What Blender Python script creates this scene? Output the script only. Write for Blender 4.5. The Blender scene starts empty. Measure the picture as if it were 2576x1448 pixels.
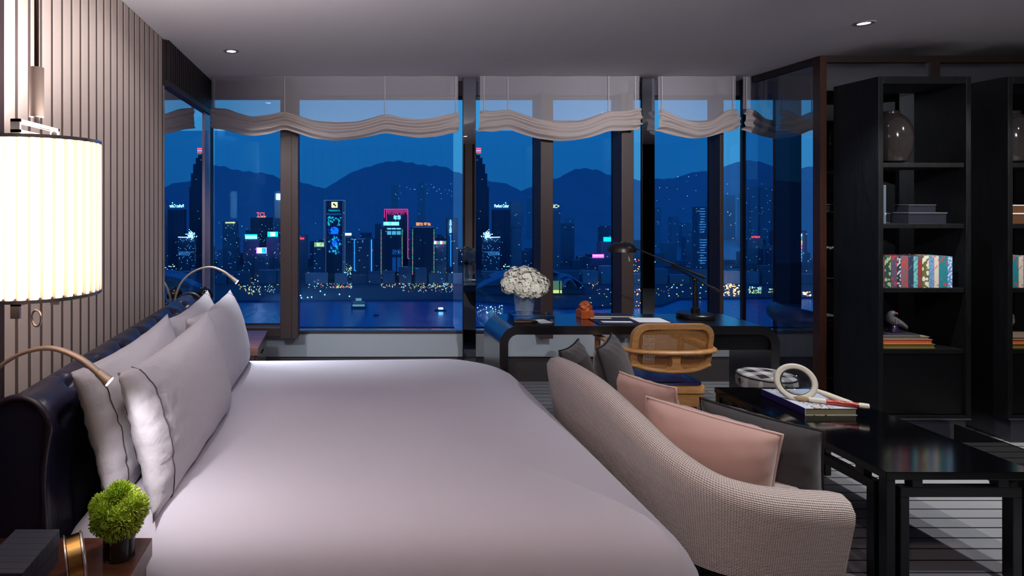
import bpy, math, random
from mathutils import Vector, Matrix
random.seed(7)
PI = math.pi
S = bpy.context.scene
C = S.collection

# ------------------------------------------------------------------ camera
F = 1500.0; VX = 854.0; VY = 508.0; H = 1.48          # focal length and principal point in pixels, eye height in metres
cd = bpy.data.cameras.new('camera'); cam = bpy.data.objects.new('camera', cd); C.objects.link(cam)
cam.location = (0, 0, H); cam.rotation_euler = (PI/2, 0, 0)
cd.sensor_width = 36; cd.lens = 36*F/2576
cd.shift_x = (1288-VX)/2576; cd.shift_y = -(724-VY)/2576
cd.clip_start = 0.05; cd.clip_end = 30000
S.camera = cam
S.view_settings.view_transform = 'Standard'; S.view_settings.look = 'None'
S.view_settings.exposure = 0.0; S.view_settings.gamma = 1.0
try: S.view_settings.use_curve_mapping = False
except Exception: pass
try:
    S.cycles.use_denoising = True
    S.cycles.max_bounces = 7; S.cycles.diffuse_bounces = 3; S.cycles.glossy_bounces = 4
    S.cycles.transmission_bounces = 5; S.cycles.transparent_max_bounces = 14
    S.cycles.use_adaptive_sampling = True; S.cycles.adaptive_threshold = .035
    S.cycles.caustics_reflective = False; S.cycles.caustics_refractive = False
    S.cycles.sample_clamp_indirect = 4.0
except Exception: pass

# ------------------------------------------------------------------ world: blue-hour sky
w = bpy.data.worlds.new('dusk_sky'); S.world = w; w.use_nodes = True
nt = w.node_tree; nt.nodes.clear()
tc = nt.nodes.new('ShaderNodeTexCoord'); sp = nt.nodes.new('ShaderNodeSeparateXYZ')
rp = nt.nodes.new('ShaderNodeValToRGB'); bg = nt.nodes.new('ShaderNodeBackground'); wo = nt.nodes.new('ShaderNodeOutputWorld')
nt.links.new(tc.outputs['Generated'], sp.inputs[0]); nt.links.new(sp.outputs['Z'], rp.inputs[0])
nt.links.new(rp.outputs[0], bg.inputs[0]); nt.links.new(bg.outputs[0], wo.inputs[0])
cr = rp.color_ramp
cr.elements[0].position = 0.0; cr.elements[0].color = (.045, .265, .560, 1)
cr.elements[1].position = 0.75; cr.elements[1].color = (.035, .170, .500, 1)
e = cr.elements.new(0.12); e.color = (.036, .290, .640, 1)
bg.inputs[1].default_value = 1.15

# ------------------------------------------------------------------ helpers
def lin(c):
    f = lambda v: v/12.92 if v <= .04045 else ((v+.055)/1.055)**2.4
    return tuple(f(x/255.0) for x in c[:3]) + (1.0,)
def at(px, py, Y):                                     # a point at depth Y behind a place of the photograph
    return Vector(((px-VX)*Y/F, Y, H-(py-VY)*Y/F))
def tag(o, label=None, cat=None, group=None, kind=None):
    if label: o['label'] = label
    if cat: o['category'] = cat
    if group: o['group'] = group
    if kind: o['kind'] = kind
    return o
def thing(name, label, cat, loc=(0, 0, 0), rotz=0, group=None):
    o = bpy.data.objects.new(name, None); C.objects.link(o)
    o.empty_display_size = .1; o.location = loc; o.rotation_euler = (0, 0, rotz)
    return tag(o, label, cat, group)

class MB:
    """collects shapes; off is subtracted so parts can be given in room coordinates"""
    def __init__(s, off=(0, 0, 0)):
        s.v = []; s.f = []; s.off = Vector(off); s.uv = None
    def add(s, vs, fs):
        n = len(s.v); s.v += [Vector(p)-s.off for p in vs]; s.f += [tuple(i+n for i in f) for f in fs]; return s
    def box(s, x0, x1, y0, y1, z0, z1):
        x0, x1 = min(x0, x1), max(x0, x1); y0, y1 = min(y0, y1), max(y0, y1); z0, z1 = min(z0, z1), max(z0, z1)
        return s.add([(x0,y0,z0),(x1,y0,z0),(x1,y1,z0),(x0,y1,z0),(x0,y0,z1),(x1,y0,z1),(x1,y1,z1),(x0,y1,z1)],
                     [(0,3,2,1),(4,5,6,7),(0,1,5,4),(1,2,6,5),(2,3,7,6),(3,0,4,7)])
    def obox(s, c, e1, e2, e3):                          # oriented box, half-axis vectors
        c = Vector(c); e1 = Vector(e1); e2 = Vector(e2); e3 = Vector(e3); vs = []
        for k in (-1, 1):
            for a, b in ((-1,-1),(1,-1),(1,1),(-1,1)): vs.append(c+e1*a+e2*b+e3*k)
        return s.add(vs, [(0,3,2,1),(4,5,6,7),(0,1,5,4),(1,2,6,5),(2,3,7,6),(3,0,4,7)])
    def loft(s, loops, cap0=True, cap1=True, closed=True):
        n = len(loops[0]); vs = [p for l in loops for p in l]; fs = []
        for k in range(len(loops)-1):
            for i in range(n if closed else n-1):
                j = (i+1) % n; fs.append((k*n+i, k*n+j, (k+1)*n+j, (k+1)*n+i))
        if cap0: fs.append(tuple(reversed(range(n))))
        if cap1: fs.append(tuple((len(loops)-1)*n+i for i in range(n)))
        return s.add(vs, fs)
    def tube(s, pts, r, n=10, flat=1.0):
        pts = [Vector(p) for p in pts]; m = len(pts); rs = r if isinstance(r, (list, tuple)) else [r]*m
        loops = []; prev = None
        for k in range(m):
            d = (pts[min(k+1, m-1)]-pts[max(k-1, 0)]).normalized()
            if prev is None:
                a = Vector((0, 0, 1)) if abs(d.z) < .9 else Vector((1, 0, 0))
                u = d.cross(a).normalized()
            else: u = (prev-d*prev.dot(d)).normalized()
            prev = u; q = d.cross(u)
            loops.append([pts[k]+(u*math.cos(2*PI*i/n)+q*(math.sin(2*PI*i/n)*flat))*rs[k] for i in range(n)])
        return s.loft(loops)
    def ring(s, pts, r, n=8):                            # closed tube
        pts = [Vector(p) for p in pts]; m = len(pts); vs = []; fs = []; prev = None
        for k in range(m):
            d = (pts[(k+1) % m]-pts[k-1]).normalized()
            if prev is None:
                a = Vector((0, 0, 1)) if abs(d.z) < .9 else Vector((1, 0, 0)); u = d.cross(a).normalized()
            else: u = (prev-d*prev.dot(d)).normalized()
            prev = u; q = d.cross(u)
            vs += [pts[k]+(u*math.cos(2*PI*i/n)+q*math.sin(2*PI*i/n))*r for i in range(n)]
        for k in range(m):
            for i in range(n):
                fs.append((k*n+i, k*n+(i+1) % n, ((k+1) % m)*n+(i+1) % n, ((k+1) % m)*n+i))
        return s.add(vs, fs)
    def lathe(s, prof, c=(0, 0, 0), n=32, cap0=True, cap1=True):
        c = Vector(c)
        return s.loft([[c+Vector((r*math.cos(2*PI*i/n), r*math.sin(2*PI*i/n), z)) for i in range(n)] for r, z in prof], cap0, cap1)
    def ball(s, c, rx, ry=None, rz=None, n=16, m=10):
        ry = ry or rx; rz = rz or rx; c = Vector(c); loops = []
        for k in range(m+1):
            t = -PI/2+PI*k/m; q = max(math.cos(t), .02)
            loops.append([c+Vector((rx*q*math.cos(2*PI*i/n), ry*q*math.sin(2*PI*i/n), rz*math.sin(t))) for i in range(n)])
        return s.loft(loops)
    def grid(s, fn, nu, nv):
        vs = [fn(i/nu, j/nv) for j in range(nv+1) for i in range(nu+1)]; w_ = nu+1
        return s.add(vs, [(j*w_+i, j*w_+i+1, (j+1)*w_+i+1, (j+1)*w_+i) for j in range(nv) for i in range(nu)])
    def prism(s, poly, axis, a, b):                      # poly in the other two axes
        def P(p, t): return {'x': (t, p[0], p[1]), 'y': (p[0], t, p[1]), 'z': (p[0], p[1], t)}[axis]
        return s.loft([[P(p, a) for p in poly], [P(p, b) for p in poly]])
    def rbox(s, cx, cy, a, b, rc, prof, k=8, mod=None):   # rings of rounded rectangles: prof of (inset, z)
        loops = []
        for d, z in prof:
            aa, bb = max(a-d, .004), max(b-d, .004); L = []
            for q, (sx, sy) in enumerate(((1,1),(-1,1),(-1,-1),(1,-1))):
                r = max(min((rc[q] if isinstance(rc, tuple) else rc)-d*.6, aa, bb), .003)
                for i in range(k+1):
                    t = PI/2*(q+i/k); L.append((cx+sx*(aa-r)+r*math.cos(t), cy+sy*(bb-r)+r*math.sin(t)))
            loops.append([Vector((p[0], p[1], z)) if mod is None else mod(p[0], p[1], z, d) for p in L])
        return s.loft(loops)
    def build(s, name, mat, parent=None, smooth=False, bevel=0, sub=0, kind=None, recalc=True):
        me = bpy.data.meshes.new(name); me.from_pydata([tuple(p) for p in s.v], [], s.f)
        if recalc:
            import bmesh
            b = bmesh.new(); b.from_mesh(me); bmesh.ops.recalc_face_normals(b, faces=b.faces); b.to_mesh(me); b.free()
        me.materials.append(mat)
        if s.uv is not None:
            ul = me.uv_layers.new(name='uv')
            for lp in me.loops: ul.data[lp.index].uv = s.uv[lp.vertex_index]
        if smooth:
            me.polygons.foreach_set('use_smooth', [True]*len(me.polygons))
            if smooth == 'auto':
                try: me.set_sharp_from_angle(angle=math.radians(38))
                except Exception: pass
        o = bpy.data.objects.new(name, me); C.objects.link(o)
        if bevel:
            m = o.modifiers.new('bevel', 'BEVEL'); m.width = bevel; m.segments = 2; m.limit_method = 'ANGLE'; m.angle_limit = .7
        if sub:
            m = o.modifiers.new('sub', 'SUBSURF'); m.levels = sub; m.render_levels = sub
        if parent: o.parent = parent
        if kind: o['kind'] = kind
        return o

def copy_part(src, parent, name=None):
    c = src.copy(); C.objects.link(c); c.parent = parent
    return c
def copy_tree(src, loc, label, rotz=None, keep=None):
    r = src.copy(); C.objects.link(r); r.location = loc; r['label'] = label
    if rotz is not None: r.rotation_euler = (0, 0, rotz)
    for ch in list(src.children):
        if ch.type == 'LIGHT': continue
        c = ch.copy(); C.objects.link(c); c.parent = r
        for g in list(ch.children):
            d = g.copy(); C.objects.link(d); d.parent = c
    return r
def spline(pts, n):
    pts = [Vector(p) for p in pts]; out = []; m = len(pts)-1
    for i in range(m):
        p0 = pts[max(i-1, 0)]; p1 = pts[i]; p2 = pts[i+1]; p3 = pts[min(i+2, m)]
        for k in range(n):
            t = k/n
            out.append(.5*((2*p1)+(p2-p0)*t+(2*p0-5*p1+4*p2-p3)*t*t+(3*p1-p0-3*p2+p3)*t**3))
    out.append(pts[-1]); return out
def interp(tab, x):
    if x <= tab[0][0]: return tab[0][1]
    for (a, b), (c, d) in zip(tab, tab[1:]):
        if x <= c:
            t = (x-a)/(c-a); return b+(d-b)*t
    return tab[-1][1]

# ------------------------------------------------------------------ materials
MATS = {}
def new_mat(name):
    m = bpy.data.materials.new(name); m.use_nodes = True; t = m.node_tree
    return m, t, t.nodes['Principled BSDF'], t.nodes['Material Output']
def N(t, typ, **kw):
    n = t.nodes.new(typ)
    for k, v in kw.items(): setattr(n, k, v)
    return n
def mix_rgb(t, fac, a, b):
    n = t.nodes.new('ShaderNodeMix'); n.data_type = 'RGBA'
    for i, val in ((0, fac), (6, a), (7, b)):
        if hasattr(val, 'is_linked'): t.links.new(val, n.inputs[i])
        else: n.inputs[i].default_value = val
    return n.outputs[2]
def math_n(t, op, a, b=None, c=None):
    n = t.nodes.new('ShaderNodeMath'); n.operation = op
    for i, val in enumerate((a, b, c)):
        if val is None: continue
        if hasattr(val, 'is_linked'): t.links.new(val, n.inputs[i])
        else: n.inputs[i].default_value = val
    return n.outputs[0]
def M(name, col, rough=.5, metal=0.0, spec=.5, coat=0.0, sheen=0.0, noise=None, bump=None, col2=None, stretch=None):
    """plain principled; noise=(scale, amount) varies towards col2; bump=(scale, strength)"""
    if name in MATS: return MATS[name]
    m, t, p, o = new_mat(name); c1 = lin(col)
    p.inputs['Base Color'].default_value = c1; p.inputs['Roughness'].default_value = rough
    p.inputs['Metallic'].default_value = metal; p.inputs['Specular IOR Level'].default_value = spec
    p.inputs['Coat Weight'].default_value = coat; p.inputs['Coat Roughness'].default_value = .05
    p.inputs['Sheen Weight'].default_value = sheen
    tcn = N(t, 'ShaderNodeTexCoord'); vec = tcn.outputs['Object']
    if stretch:
        mp = N(t, 'ShaderNodeMapping'); mp.inputs['Scale'].default_value = stretch; t.links.new(vec, mp.inputs[0]); vec = mp.outputs[0]
    sc, am = noise or (25, .12)
    nz = N(t, 'ShaderNodeTexNoise'); nz.inputs['Scale'].default_value = sc; nz.inputs['Detail'].default_value = 4; t.links.new(vec, nz.inputs['Vector'])
    c2 = lin(col2) if col2 else tuple(x*.7 for x in c1[:3])+(1,)
    f = math_n(t, 'MULTIPLY', nz.outputs['Fac'], am*2)
    t.links.new(mix_rgb(t, f, c1, c2), p.inputs['Base Color'])
    if bump:
        nb = N(t, 'ShaderNodeTexNoise'); nb.inputs['Scale'].default_value = bump[0]; nb.inputs['Detail'].default_value = 3; t.links.new(vec, nb.inputs['Vector'])
        b = N(t, 'ShaderNodeBump'); b.inputs['Strength'].default_value = bump[1]; b.inputs['Distance'].default_value = .01
        t.links.new(nb.outputs['Fac'], b.inputs['Height']); t.links.new(b.outputs[0], p.inputs['Normal'])
    MATS[name] = m; return m
def EM(name, col, strength):
    if name in MATS: return MATS[name]
    m = bpy.data.materials.new(name); m.use_nodes = True; t = m.node_tree; t.nodes.clear()
    e_ = N(t, 'ShaderNodeEmission'); o = N(t, 'ShaderNodeOutputMaterial')
    e_.inputs[0].default_value = lin(col); e_.inputs[1].default_value = strength; t.links.new(e_.outputs[0], o.inputs[0])
    try: m.cycles.emission_sampling = 'NONE'
    except Exception: pass
    MATS[name] = m; return m
def GLASS(name, tint=(1, 1, 1), refl=1.0, ior=1.45, rough=0.0):
    if name in MATS: return MATS[name]
    m = bpy.data.materials.new(name); m.use_nodes = True; t = m.node_tree; t.nodes.clear()
    tr = N(t, 'ShaderNodeBsdfTransparent'); tr.inputs[0].default_value = (*tint, 1)
    g = N(t, 'ShaderNodeBsdfGlossy'); g.inputs['Roughness'].default_value = rough
    fr = N(t, 'ShaderNodeFresnel'); fr.inputs[0].default_value = ior
    mx = N(t, 'ShaderNodeMixShader'); o = N(t, 'ShaderNodeOutputMaterial')
    t.links.new(math_n(t, 'MULTIPLY', fr.outputs[0], refl), mx.inputs[0])
    t.links.new(tr.outputs[0], mx.inputs[1]); t.links.new(g.outputs[0], mx.inputs[2]); t.links.new(mx.outputs[0], o.inputs[0])
    MATS[name] = m; return m
def SHEER(name, col, opacity, transl=.5):
    m = bpy.data.materials.new(name); m.use_nodes = True; t = m.node_tree; t.nodes.clear()
    tr = N(t, 'ShaderNodeBsdfTransparent'); d = N(t, 'ShaderNodeBsdfDiffuse'); l = N(t, 'ShaderNodeBsdfTranslucent')
    d.inputs[0].default_value = lin(col); l.inputs[0].default_value = lin(col)
    a = N(t, 'ShaderNodeMixShader'); a.inputs[0].default_value = transl; b = N(t, 'ShaderNodeMixShader'); b.inputs[0].default_value = opacity
    o = N(t, 'ShaderNodeOutputMaterial')
    t.links.new(d.outputs[0], a.inputs[1]); t.links.new(l.outputs[0], a.inputs[2])
    t.links.new(tr.outputs[0], b.inputs[1]); t.links.new(a.outputs[0], b.inputs[2]); t.links.new(b.outputs[0], o.inputs[0])
    return m
def WOOD(name, c1, c2, rough=.35, axis=(1, 8, 8), scale=6, coat=0.0):
    if name in MATS: return MATS[name]
    m, t, p, o = new_mat(name)
    tcn = N(t, 'ShaderNodeTexCoord'); mp = N(t, 'ShaderNodeMapping'); mp.inputs['Scale'].default_value = axis
    nz = N(t, 'ShaderNodeTexNoise'); nz.inputs['Scale'].default_value = scale; nz.inputs['Detail'].default_value = 6; nz.inputs['Distortion'].default_value = 1.2
    t.links.new(tcn.outputs['Object'], mp.inputs[0]); t.links.new(mp.outputs[0], nz.inputs['Vector'])
    r = N(t, 'ShaderNodeValToRGB'); r.color_ramp.elements[0].position = .3; r.color_ramp.elements[1].position = .7
    r.color_ramp.elements[0].color = lin(c1); r.color_ramp.elements[1].color = lin(c2)
    t.links.new(nz.outputs['Fac'], r.inputs[0]); t.links.new(r.outputs[0], p.inputs['Base Color'])
    p.inputs['Roughness'].default_value = rough; p.inputs['Coat Weight'].default_value = coat
    p.inputs['Specular IOR Level'].default_value = .2 if name == 'ebonised_oak' else .5
    MATS[name] = m; return m
def MOTIF(name, c1, c2, scale=60, thr=.5, rough=.6):       # printed cloth with blobs of a second colour
    if name in MATS: return MATS[name]
    m, t, p, o = new_mat(name); tcn = N(t, 'ShaderNodeTexCoord')
    v = N(t, 'ShaderNodeTexVoronoi'); v.inputs['Scale'].default_value = scale; t.links.new(tcn.outputs['Object'], v.inputs['Vector'])
    f = math_n(t, 'LESS_THAN', v.outputs['Distance'], thr)
    t.links.new(mix_rgb(t, f, lin(c1), lin(c2)), p.inputs['Base Color']); p.inputs['Roughness'].default_value = rough
    MATS[name] = m; return m
def MIRROR(name, col=(.86, .88, .9), rough=0.0):
    m = bpy.data.materials.new(name); m.use_nodes = True; t = m.node_tree; t.nodes.clear()
    g = N(t, 'ShaderNodeBsdfGlossy'); g.inputs[0].default_value = (*col, 1); g.inputs['Roughness'].default_value = rough
    o = N(t, 'ShaderNodeOutputMaterial'); t.links.new(g.outputs[0], o.inputs[0]); MATS[name] = m; return m

ceiling_m = M('ceiling_paint', (232, 228, 232), .9, noise=(3, .03))
wallp_m = M('wall_fabric_panel', (216, 199, 190), .85, noise=(80, .08), bump=(300, .05))
groove_m = M('wall_groove_fabric', (92, 76, 72), .85, noise=(120, .2))
darkpanel_m = M('dark_panel', (44, 32, 36), .55)
ribbed_m = M('ribbed_grille', (42, 34, 38), .5)
frame_m = M('window_frame_bronze', (62, 48, 47), .45, .2)
lowwall_m = M('low_wall_stone', (152, 158, 166), .6, noise=(4, .1))
skirt_m = M('skirting_grey', (74, 68, 70), .5)
mirror_m = MIRROR('mirror_silver')
mirrord_m = MIRROR('mirror_smoked', (.62, .66, .72))
pane_m = GLASS('window_glass', (.98, .985, .99), 2.0)
screen_m = GLASS('sun_screen_mesh', (.36, .63, .785), .35, 1.3)
partglass_m = GLASS('partition_glass', (.93, .945, .965), .15)
hem_m = M('blind_hem', (14, 18, 34), .4)
sheer_m = SHEER('sheer_voile', (248, 240, 244), .40, .35)
swag_m = SHEER('swag_linen', (214, 197, 190), 1.0, .30)
cord_m = M('blind_cord', (200, 196, 200), .8)
chrome_m = M('chrome', (222, 216, 214), .2, .8, noise=(5, .02))
bronze_m = M('bronze_metal', (96, 76, 62), .25, 1.0)
nickel_m = M('brushed_nickel', (206, 186, 170), .42, .35)
navy_m = M('navy_leather', (36, 36, 60), .30, spec=.7, bump=(160, .08), noise=(30, .15))
navypipe_m = M('navy_leather_piping', (38, 30, 48), .35, bump=(160, .05))
sheet_m = M('white_bed_linen', (196, 193, 206), .85, sheen=.15, bump=(7, .06), noise=(4, .02))
pillow_m = M('white_pillowcase', (202, 198, 208), .85, sheen=.1, bump=(22, .5), noise=(6, .02))
stitch_m = M('grey_stitching', (74, 66, 74), .8)
walnut_m = WOOD('walnut', (64, 36, 26), (92, 54, 38), .32, (1, 8, 8), 5, .3)
lacquer_m = M('black_lacquer', (6, 6, 9), .10, spec=.45, noise=(4, .1))
lacqleg_m = M('black_lacquer_frame', (13, 13, 17), .3, noise=(6, .2))
desk_m = M('black_lacquer_desk', (10, 9, 13), .22, spec=.9, noise=(6, .2))
ebony_m = WOOD('ebonised_oak', (12, 13, 15), (24, 25, 28), .5, (8, 8, 1), 5)
oak_m = WOOD('golden_oak', (176, 124, 72), (206, 156, 100), .38, (2, 8, 8), 5)
cane_m = M('woven_cane', (190, 140, 82), .6)
navyseat_m = M('navy_seat_leather', (42, 42, 84), .3)
charcoal_m = M('charcoal_velvet', (52, 48, 52), .8, sheen=.4, noise=(10, .15), bump=(10, .2))
desk_m.node_tree.nodes['Principled BSDF'].inputs['Coat Weight'].default_value = 1.0
desk_m.node_tree.nodes['Principled BSDF'].inputs['Coat IOR'].default_value = 1.75
desk_m.node_tree.nodes['Principled BSDF'].inputs['Coat Roughness'].default_value = .22
pipingdark_m = M('black_piping', (16, 15, 18), .7)
pink_m = M('blush_velvet', (196, 158, 150), .75, sheen=.3, noise=(8, .1), bump=(9, .18))
pinkpipe_m = M('blush_piping', (216, 186, 178), .7)
steel_m = M('dark_steel', (22, 21, 24), .35, .6)
blackmat_m = M('black_enamel', (16, 15, 17), .35)
bone_m = M('bone', (222, 214, 198), .45, noise=(30, .1))
paper_m = M('white_paper', (236, 234, 238), .8)
page_m = M('page_edges', (206, 200, 188), .8, noise=(200, .1))

# ------------------------------------------------------------------ the room shell
ZC = 2.475; XL = -1.074; YW = 4.9; XR = 6.2; YB = -0.75
XP = 3.285; YP = 4.07                                 # corner of the framed partition
# floor: carpet with fine woven lines and broad tone bands
m, t, p, o = new_mat('carpet')
tcn = N(t, 'ShaderNodeTexCoord'); sp = N(t, 'ShaderNodeSeparateXYZ'); t.links.new(tcn.outputs['Object'], sp.inputs[0])
r = N(t, 'ShaderNodeValToRGB'); r.color_ramp.interpolation = 'CONSTANT'
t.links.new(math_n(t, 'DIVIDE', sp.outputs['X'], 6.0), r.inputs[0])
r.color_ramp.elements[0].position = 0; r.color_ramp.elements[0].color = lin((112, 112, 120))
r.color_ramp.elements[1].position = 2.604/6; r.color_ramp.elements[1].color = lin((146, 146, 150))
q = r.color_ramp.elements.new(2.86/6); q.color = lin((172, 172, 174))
fr = math_n(t, 'FRACT', math_n(t, 'ADD', math_n(t, 'DIVIDE', sp.outputs['Y'], .0822), .06))
ln = math_n(t, 'LESS_THAN', fr, .11)
nz = N(t, 'ShaderNodeTexNoise'); nz.inputs['Scale'].default_value = 260; t.links.new(tcn.outputs['Object'], nz.inputs['Vector'])
base = mix_rgb(t, math_n(t, 'MULTIPLY', nz.outputs['Fac'], .3), r.outputs[0], lin((92, 92, 98)))
t.links.new(mix_rgb(t, ln, base, lin((24, 24, 30))), p.inputs['Base Color']); p.inputs['Roughness'].default_value = .95
bp = N(t, 'ShaderNodeBump'); bp.inputs['Strength'].default_value = .3; bp.inputs['Distance'].default_value = .004
t.links.new(nz.outputs['Fac'], bp.inputs['Height']); t.links.new(bp.outputs[0], p.inputs['Normal'])
carpet_m = m
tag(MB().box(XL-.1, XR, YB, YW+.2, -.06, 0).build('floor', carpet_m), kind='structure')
tag(MB().box(XL-.1, XR, YB-.1, YW+.2, ZC, ZC+.1).build('ceiling', ceiling_m), kind='structure')
wl = tag(MB().box(XL-.1, XL-.0022, YB, YW+.2, 0, ZC).build('wall_left', groove_m), kind='structure')
# upholstered strips of the bed wall, one by one
pm = None; y0 = 1.913; k = 0
while y0 + .062 < 3.66:
    if pm is None:
        pm = MB().box(XL-.0022, XL, 0, .0615, 0, ZC).build('panel', wallp_m, wl, bevel=.0015); pm.location.y = y0
    else:
        c = copy_part(pm, wl); c.location.y = y0
    y0 += .0817; k += 1
MB().box(XL-.006, XL+.004, YB, 1.903, 0, ZC).build('side_panel', darkpanel_m, wl)
MB().box(XL-.006, XL+.004, 3.634, 3.648, 0, 2.19).build('edge_strip', nickel_m, wl)
# mirror between the bed wall and the window, under a ribbed grille
mg = thing('wall_mirror', 'tall mirror on the bed wall between striped panels and window', 'mirror', (XL, 4.25, 0))
MB((XL, 4.25, 0)).box(XL-.004, XL+.002, 3.65, 4.70, .02, 2.19).build('mirror_glass', mirror_m, mg)
gr = thing('air_grille', 'dark ribbed grille above the mirror along the bed wall', 'grille', (XL, 4.27, 2.19))
b = MB((XL, 4.27, 2.19)); b.box(XL-.005, XL+.012, 3.648, YW-.02, 2.225, ZC-.001); b.build('backing', darkpanel_m, gr)
b = MB((XL, 4.27, 2.19)); b.box(XL-.005, XL+.03, 3.64, YW-.02, 2.19, 2.226); b.build('lower_rail', ribbed_m, gr)
rib = None
for i in range(25):
    y = 3.665+i*.0495
    if rib is None: rib = MB((0, 0, 0)).box(.012, .027, 0, .028, .036, .284).build('rib', ribbed_m, gr); rib.location = (0, y-4.27, 0)
    else: c = copy_part(rib, gr); c.location = (0, y-4.27, 0)
tag(MB().box(XL-.003, XL+.012, 4.70, YW, .3, 2.19).build('trim_1', M('jamb_metal', (150, 140, 160), .3, .6)), kind='structure')
# wall behind the camera: striped like the bed wall, dark joinery to the right
m, t, p, o = new_mat('striped_back_wall')
tcn = N(t, 'ShaderNodeTexCoord'); sp = N(t, 'ShaderNodeSeparateXYZ'); t.links.new(tcn.outputs['Object'], sp.inputs[0])
st = math_n(t, 'LESS_THAN', math_n(t, 'FRACT', math_n(t, 'DIVIDE', sp.outputs['X'], .163)), .25)
t.links.new(mix_rgb(t, st, lin((188, 166, 152)), lin((86, 68, 62))), p.inputs['Base Color']); p.inputs['Roughness'].default_value = .85
tag(MB().box(XL-.1, 3.3, YB-.1, YB, 0, ZC).build('wall_back', m), kind='structure')
tag(MB().box(3.3, XR, YB-.1, YB, 0, ZC).build('wall_entry', darkpanel_m), kind='structure')
tag(MB().box(XR, XR+.1, YB-.1, YW+.2, 0, ZC).build('wall_right', darkpanel_m), kind='structure')
# window wall: header, low wall, skirting
ww = tag(MB().box(XL-.1, XR, YW, YW+.2, .21, .389).build('wall_window', lowwall_m), kind='structure')
tag(MB().box(XL-.1, XR, YW, YW+.2, 2.355, ZC).build('trim_2', M('window_header', (100, 98, 112), .8)), kind='structure')
tag(MB().box(XL-.1, XR, YW+.02, YW+.2, 0, .21).build('baseboard_window', skirt_m), kind='structure')
# windows
def window(name, x0, x1, posts, rails=()):
    w_ = tag(MB().box(x0, x1, YW+.04, YW+.075, .389, .41).build(name, frame_m), kind='structure')
    MB().box(x0, x1, YW+.04, YW+.075, 2.33, 2.355).build('head_rail', frame_m, w_)
    xs = [x0]
    for a, c_, yf in posts:
        MB().box(a, c_, yf, YW+.07, .389, 2.355).build('mullion', frame_m, w_, bevel=.004); xs += [a, c_]
    xs.append(x1)
    for i in range(0, len(xs), 2):
        if xs[i+1]-xs[i] > .02: MB().box(xs[i], xs[i+1], YW+.05, YW+.056, .395, 2.35).build('pane', pane_m, w_)
    for a, c_, z0_, z1_ in rails: MB().box(a, c_, YW-.09, YW+.06, z0_, z1_).build('bottom_rail', frame_m, w_, bevel=.004)
    return w_
win1 = window('window_1', XL, 1.02, [(-.473, -.330, 4.76)], [(XL, -.473, .392, .468)])
MB().box(-.385, -.381, 4.757, 4.77, .389, 2.355).build('mullion_joint', hem_m, win1)
window('window_2', 1.02, 2.45, [(1.606, 1.707, 4.76), (2.262, 2.360, 4.78)])
window('window_3', 2.45, XP, [(3.064, 3.094, 4.80)])
window('window_4', XP, XR, [(3.610, 3.705, 4.78), (4.62, 4.72, 4.78)])
# polished mirror pillars on the window line
for xa, xb, lab in ((.985, 1.088, 'slim mirror-clad pillar at the left end of the desk'), (2.412, 2.514, 'slim mirror-clad pillar behind the desk lamp arm')):
    pl = thing('mirror_pillar', lab, 'pillar', ((xa+xb)/2, 4.82, 0), group='mirror pillars on the window line')
    b = MB(((xa+xb)/2, 4.82, 0)); b.box(xa+.003, xb-.003, 4.75, 4.757, 0, ZC-.001); b.build('mirror_face', mirrord_m, pl)
    b = MB(((xa+xb)/2, 4.82, 0)); b.box(xa, xb, 4.757, 4.778, 0, ZC-.001); b.build('core', steel_m, pl)

# sun screens behind the shades
def screen(x0, x1, z0, label):
    rt = thing('roller_blind', label, 'blind', ((x0+x1)/2, 4.935, z0), group='dark sun screens on the windows')
    MB(((x0+x1)/2, 4.935, z0)).box(x0, x1, 4.9345, 4.9355, z0, 2.07).build('screen_mesh', screen_m, rt)
    MB(((x0+x1)/2, 4.935, z0)).box(x0-.005, x1+.01, 4.929, 4.941, z0-.007, z0+.007).build('hem_bar', hem_m, rt)
    return rt
screen(-1.035, -.474, .47, 'dark blue sun screen over the narrow pane by the pillows')
screen(-.329, .942, .442, 'widest dark blue sun screen, over the pane with the skyline')
screen(1.115, 2.262, .442, 'dark blue sun screen over the panes behind the white flowers')
screen(2.60, 3.062, .442, 'dark blue sun screen over the pane behind the lamp column')
screen(XP+.03, 3.62, .442, 'dark blue sun screen seen through the framed glass partition')

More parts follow.
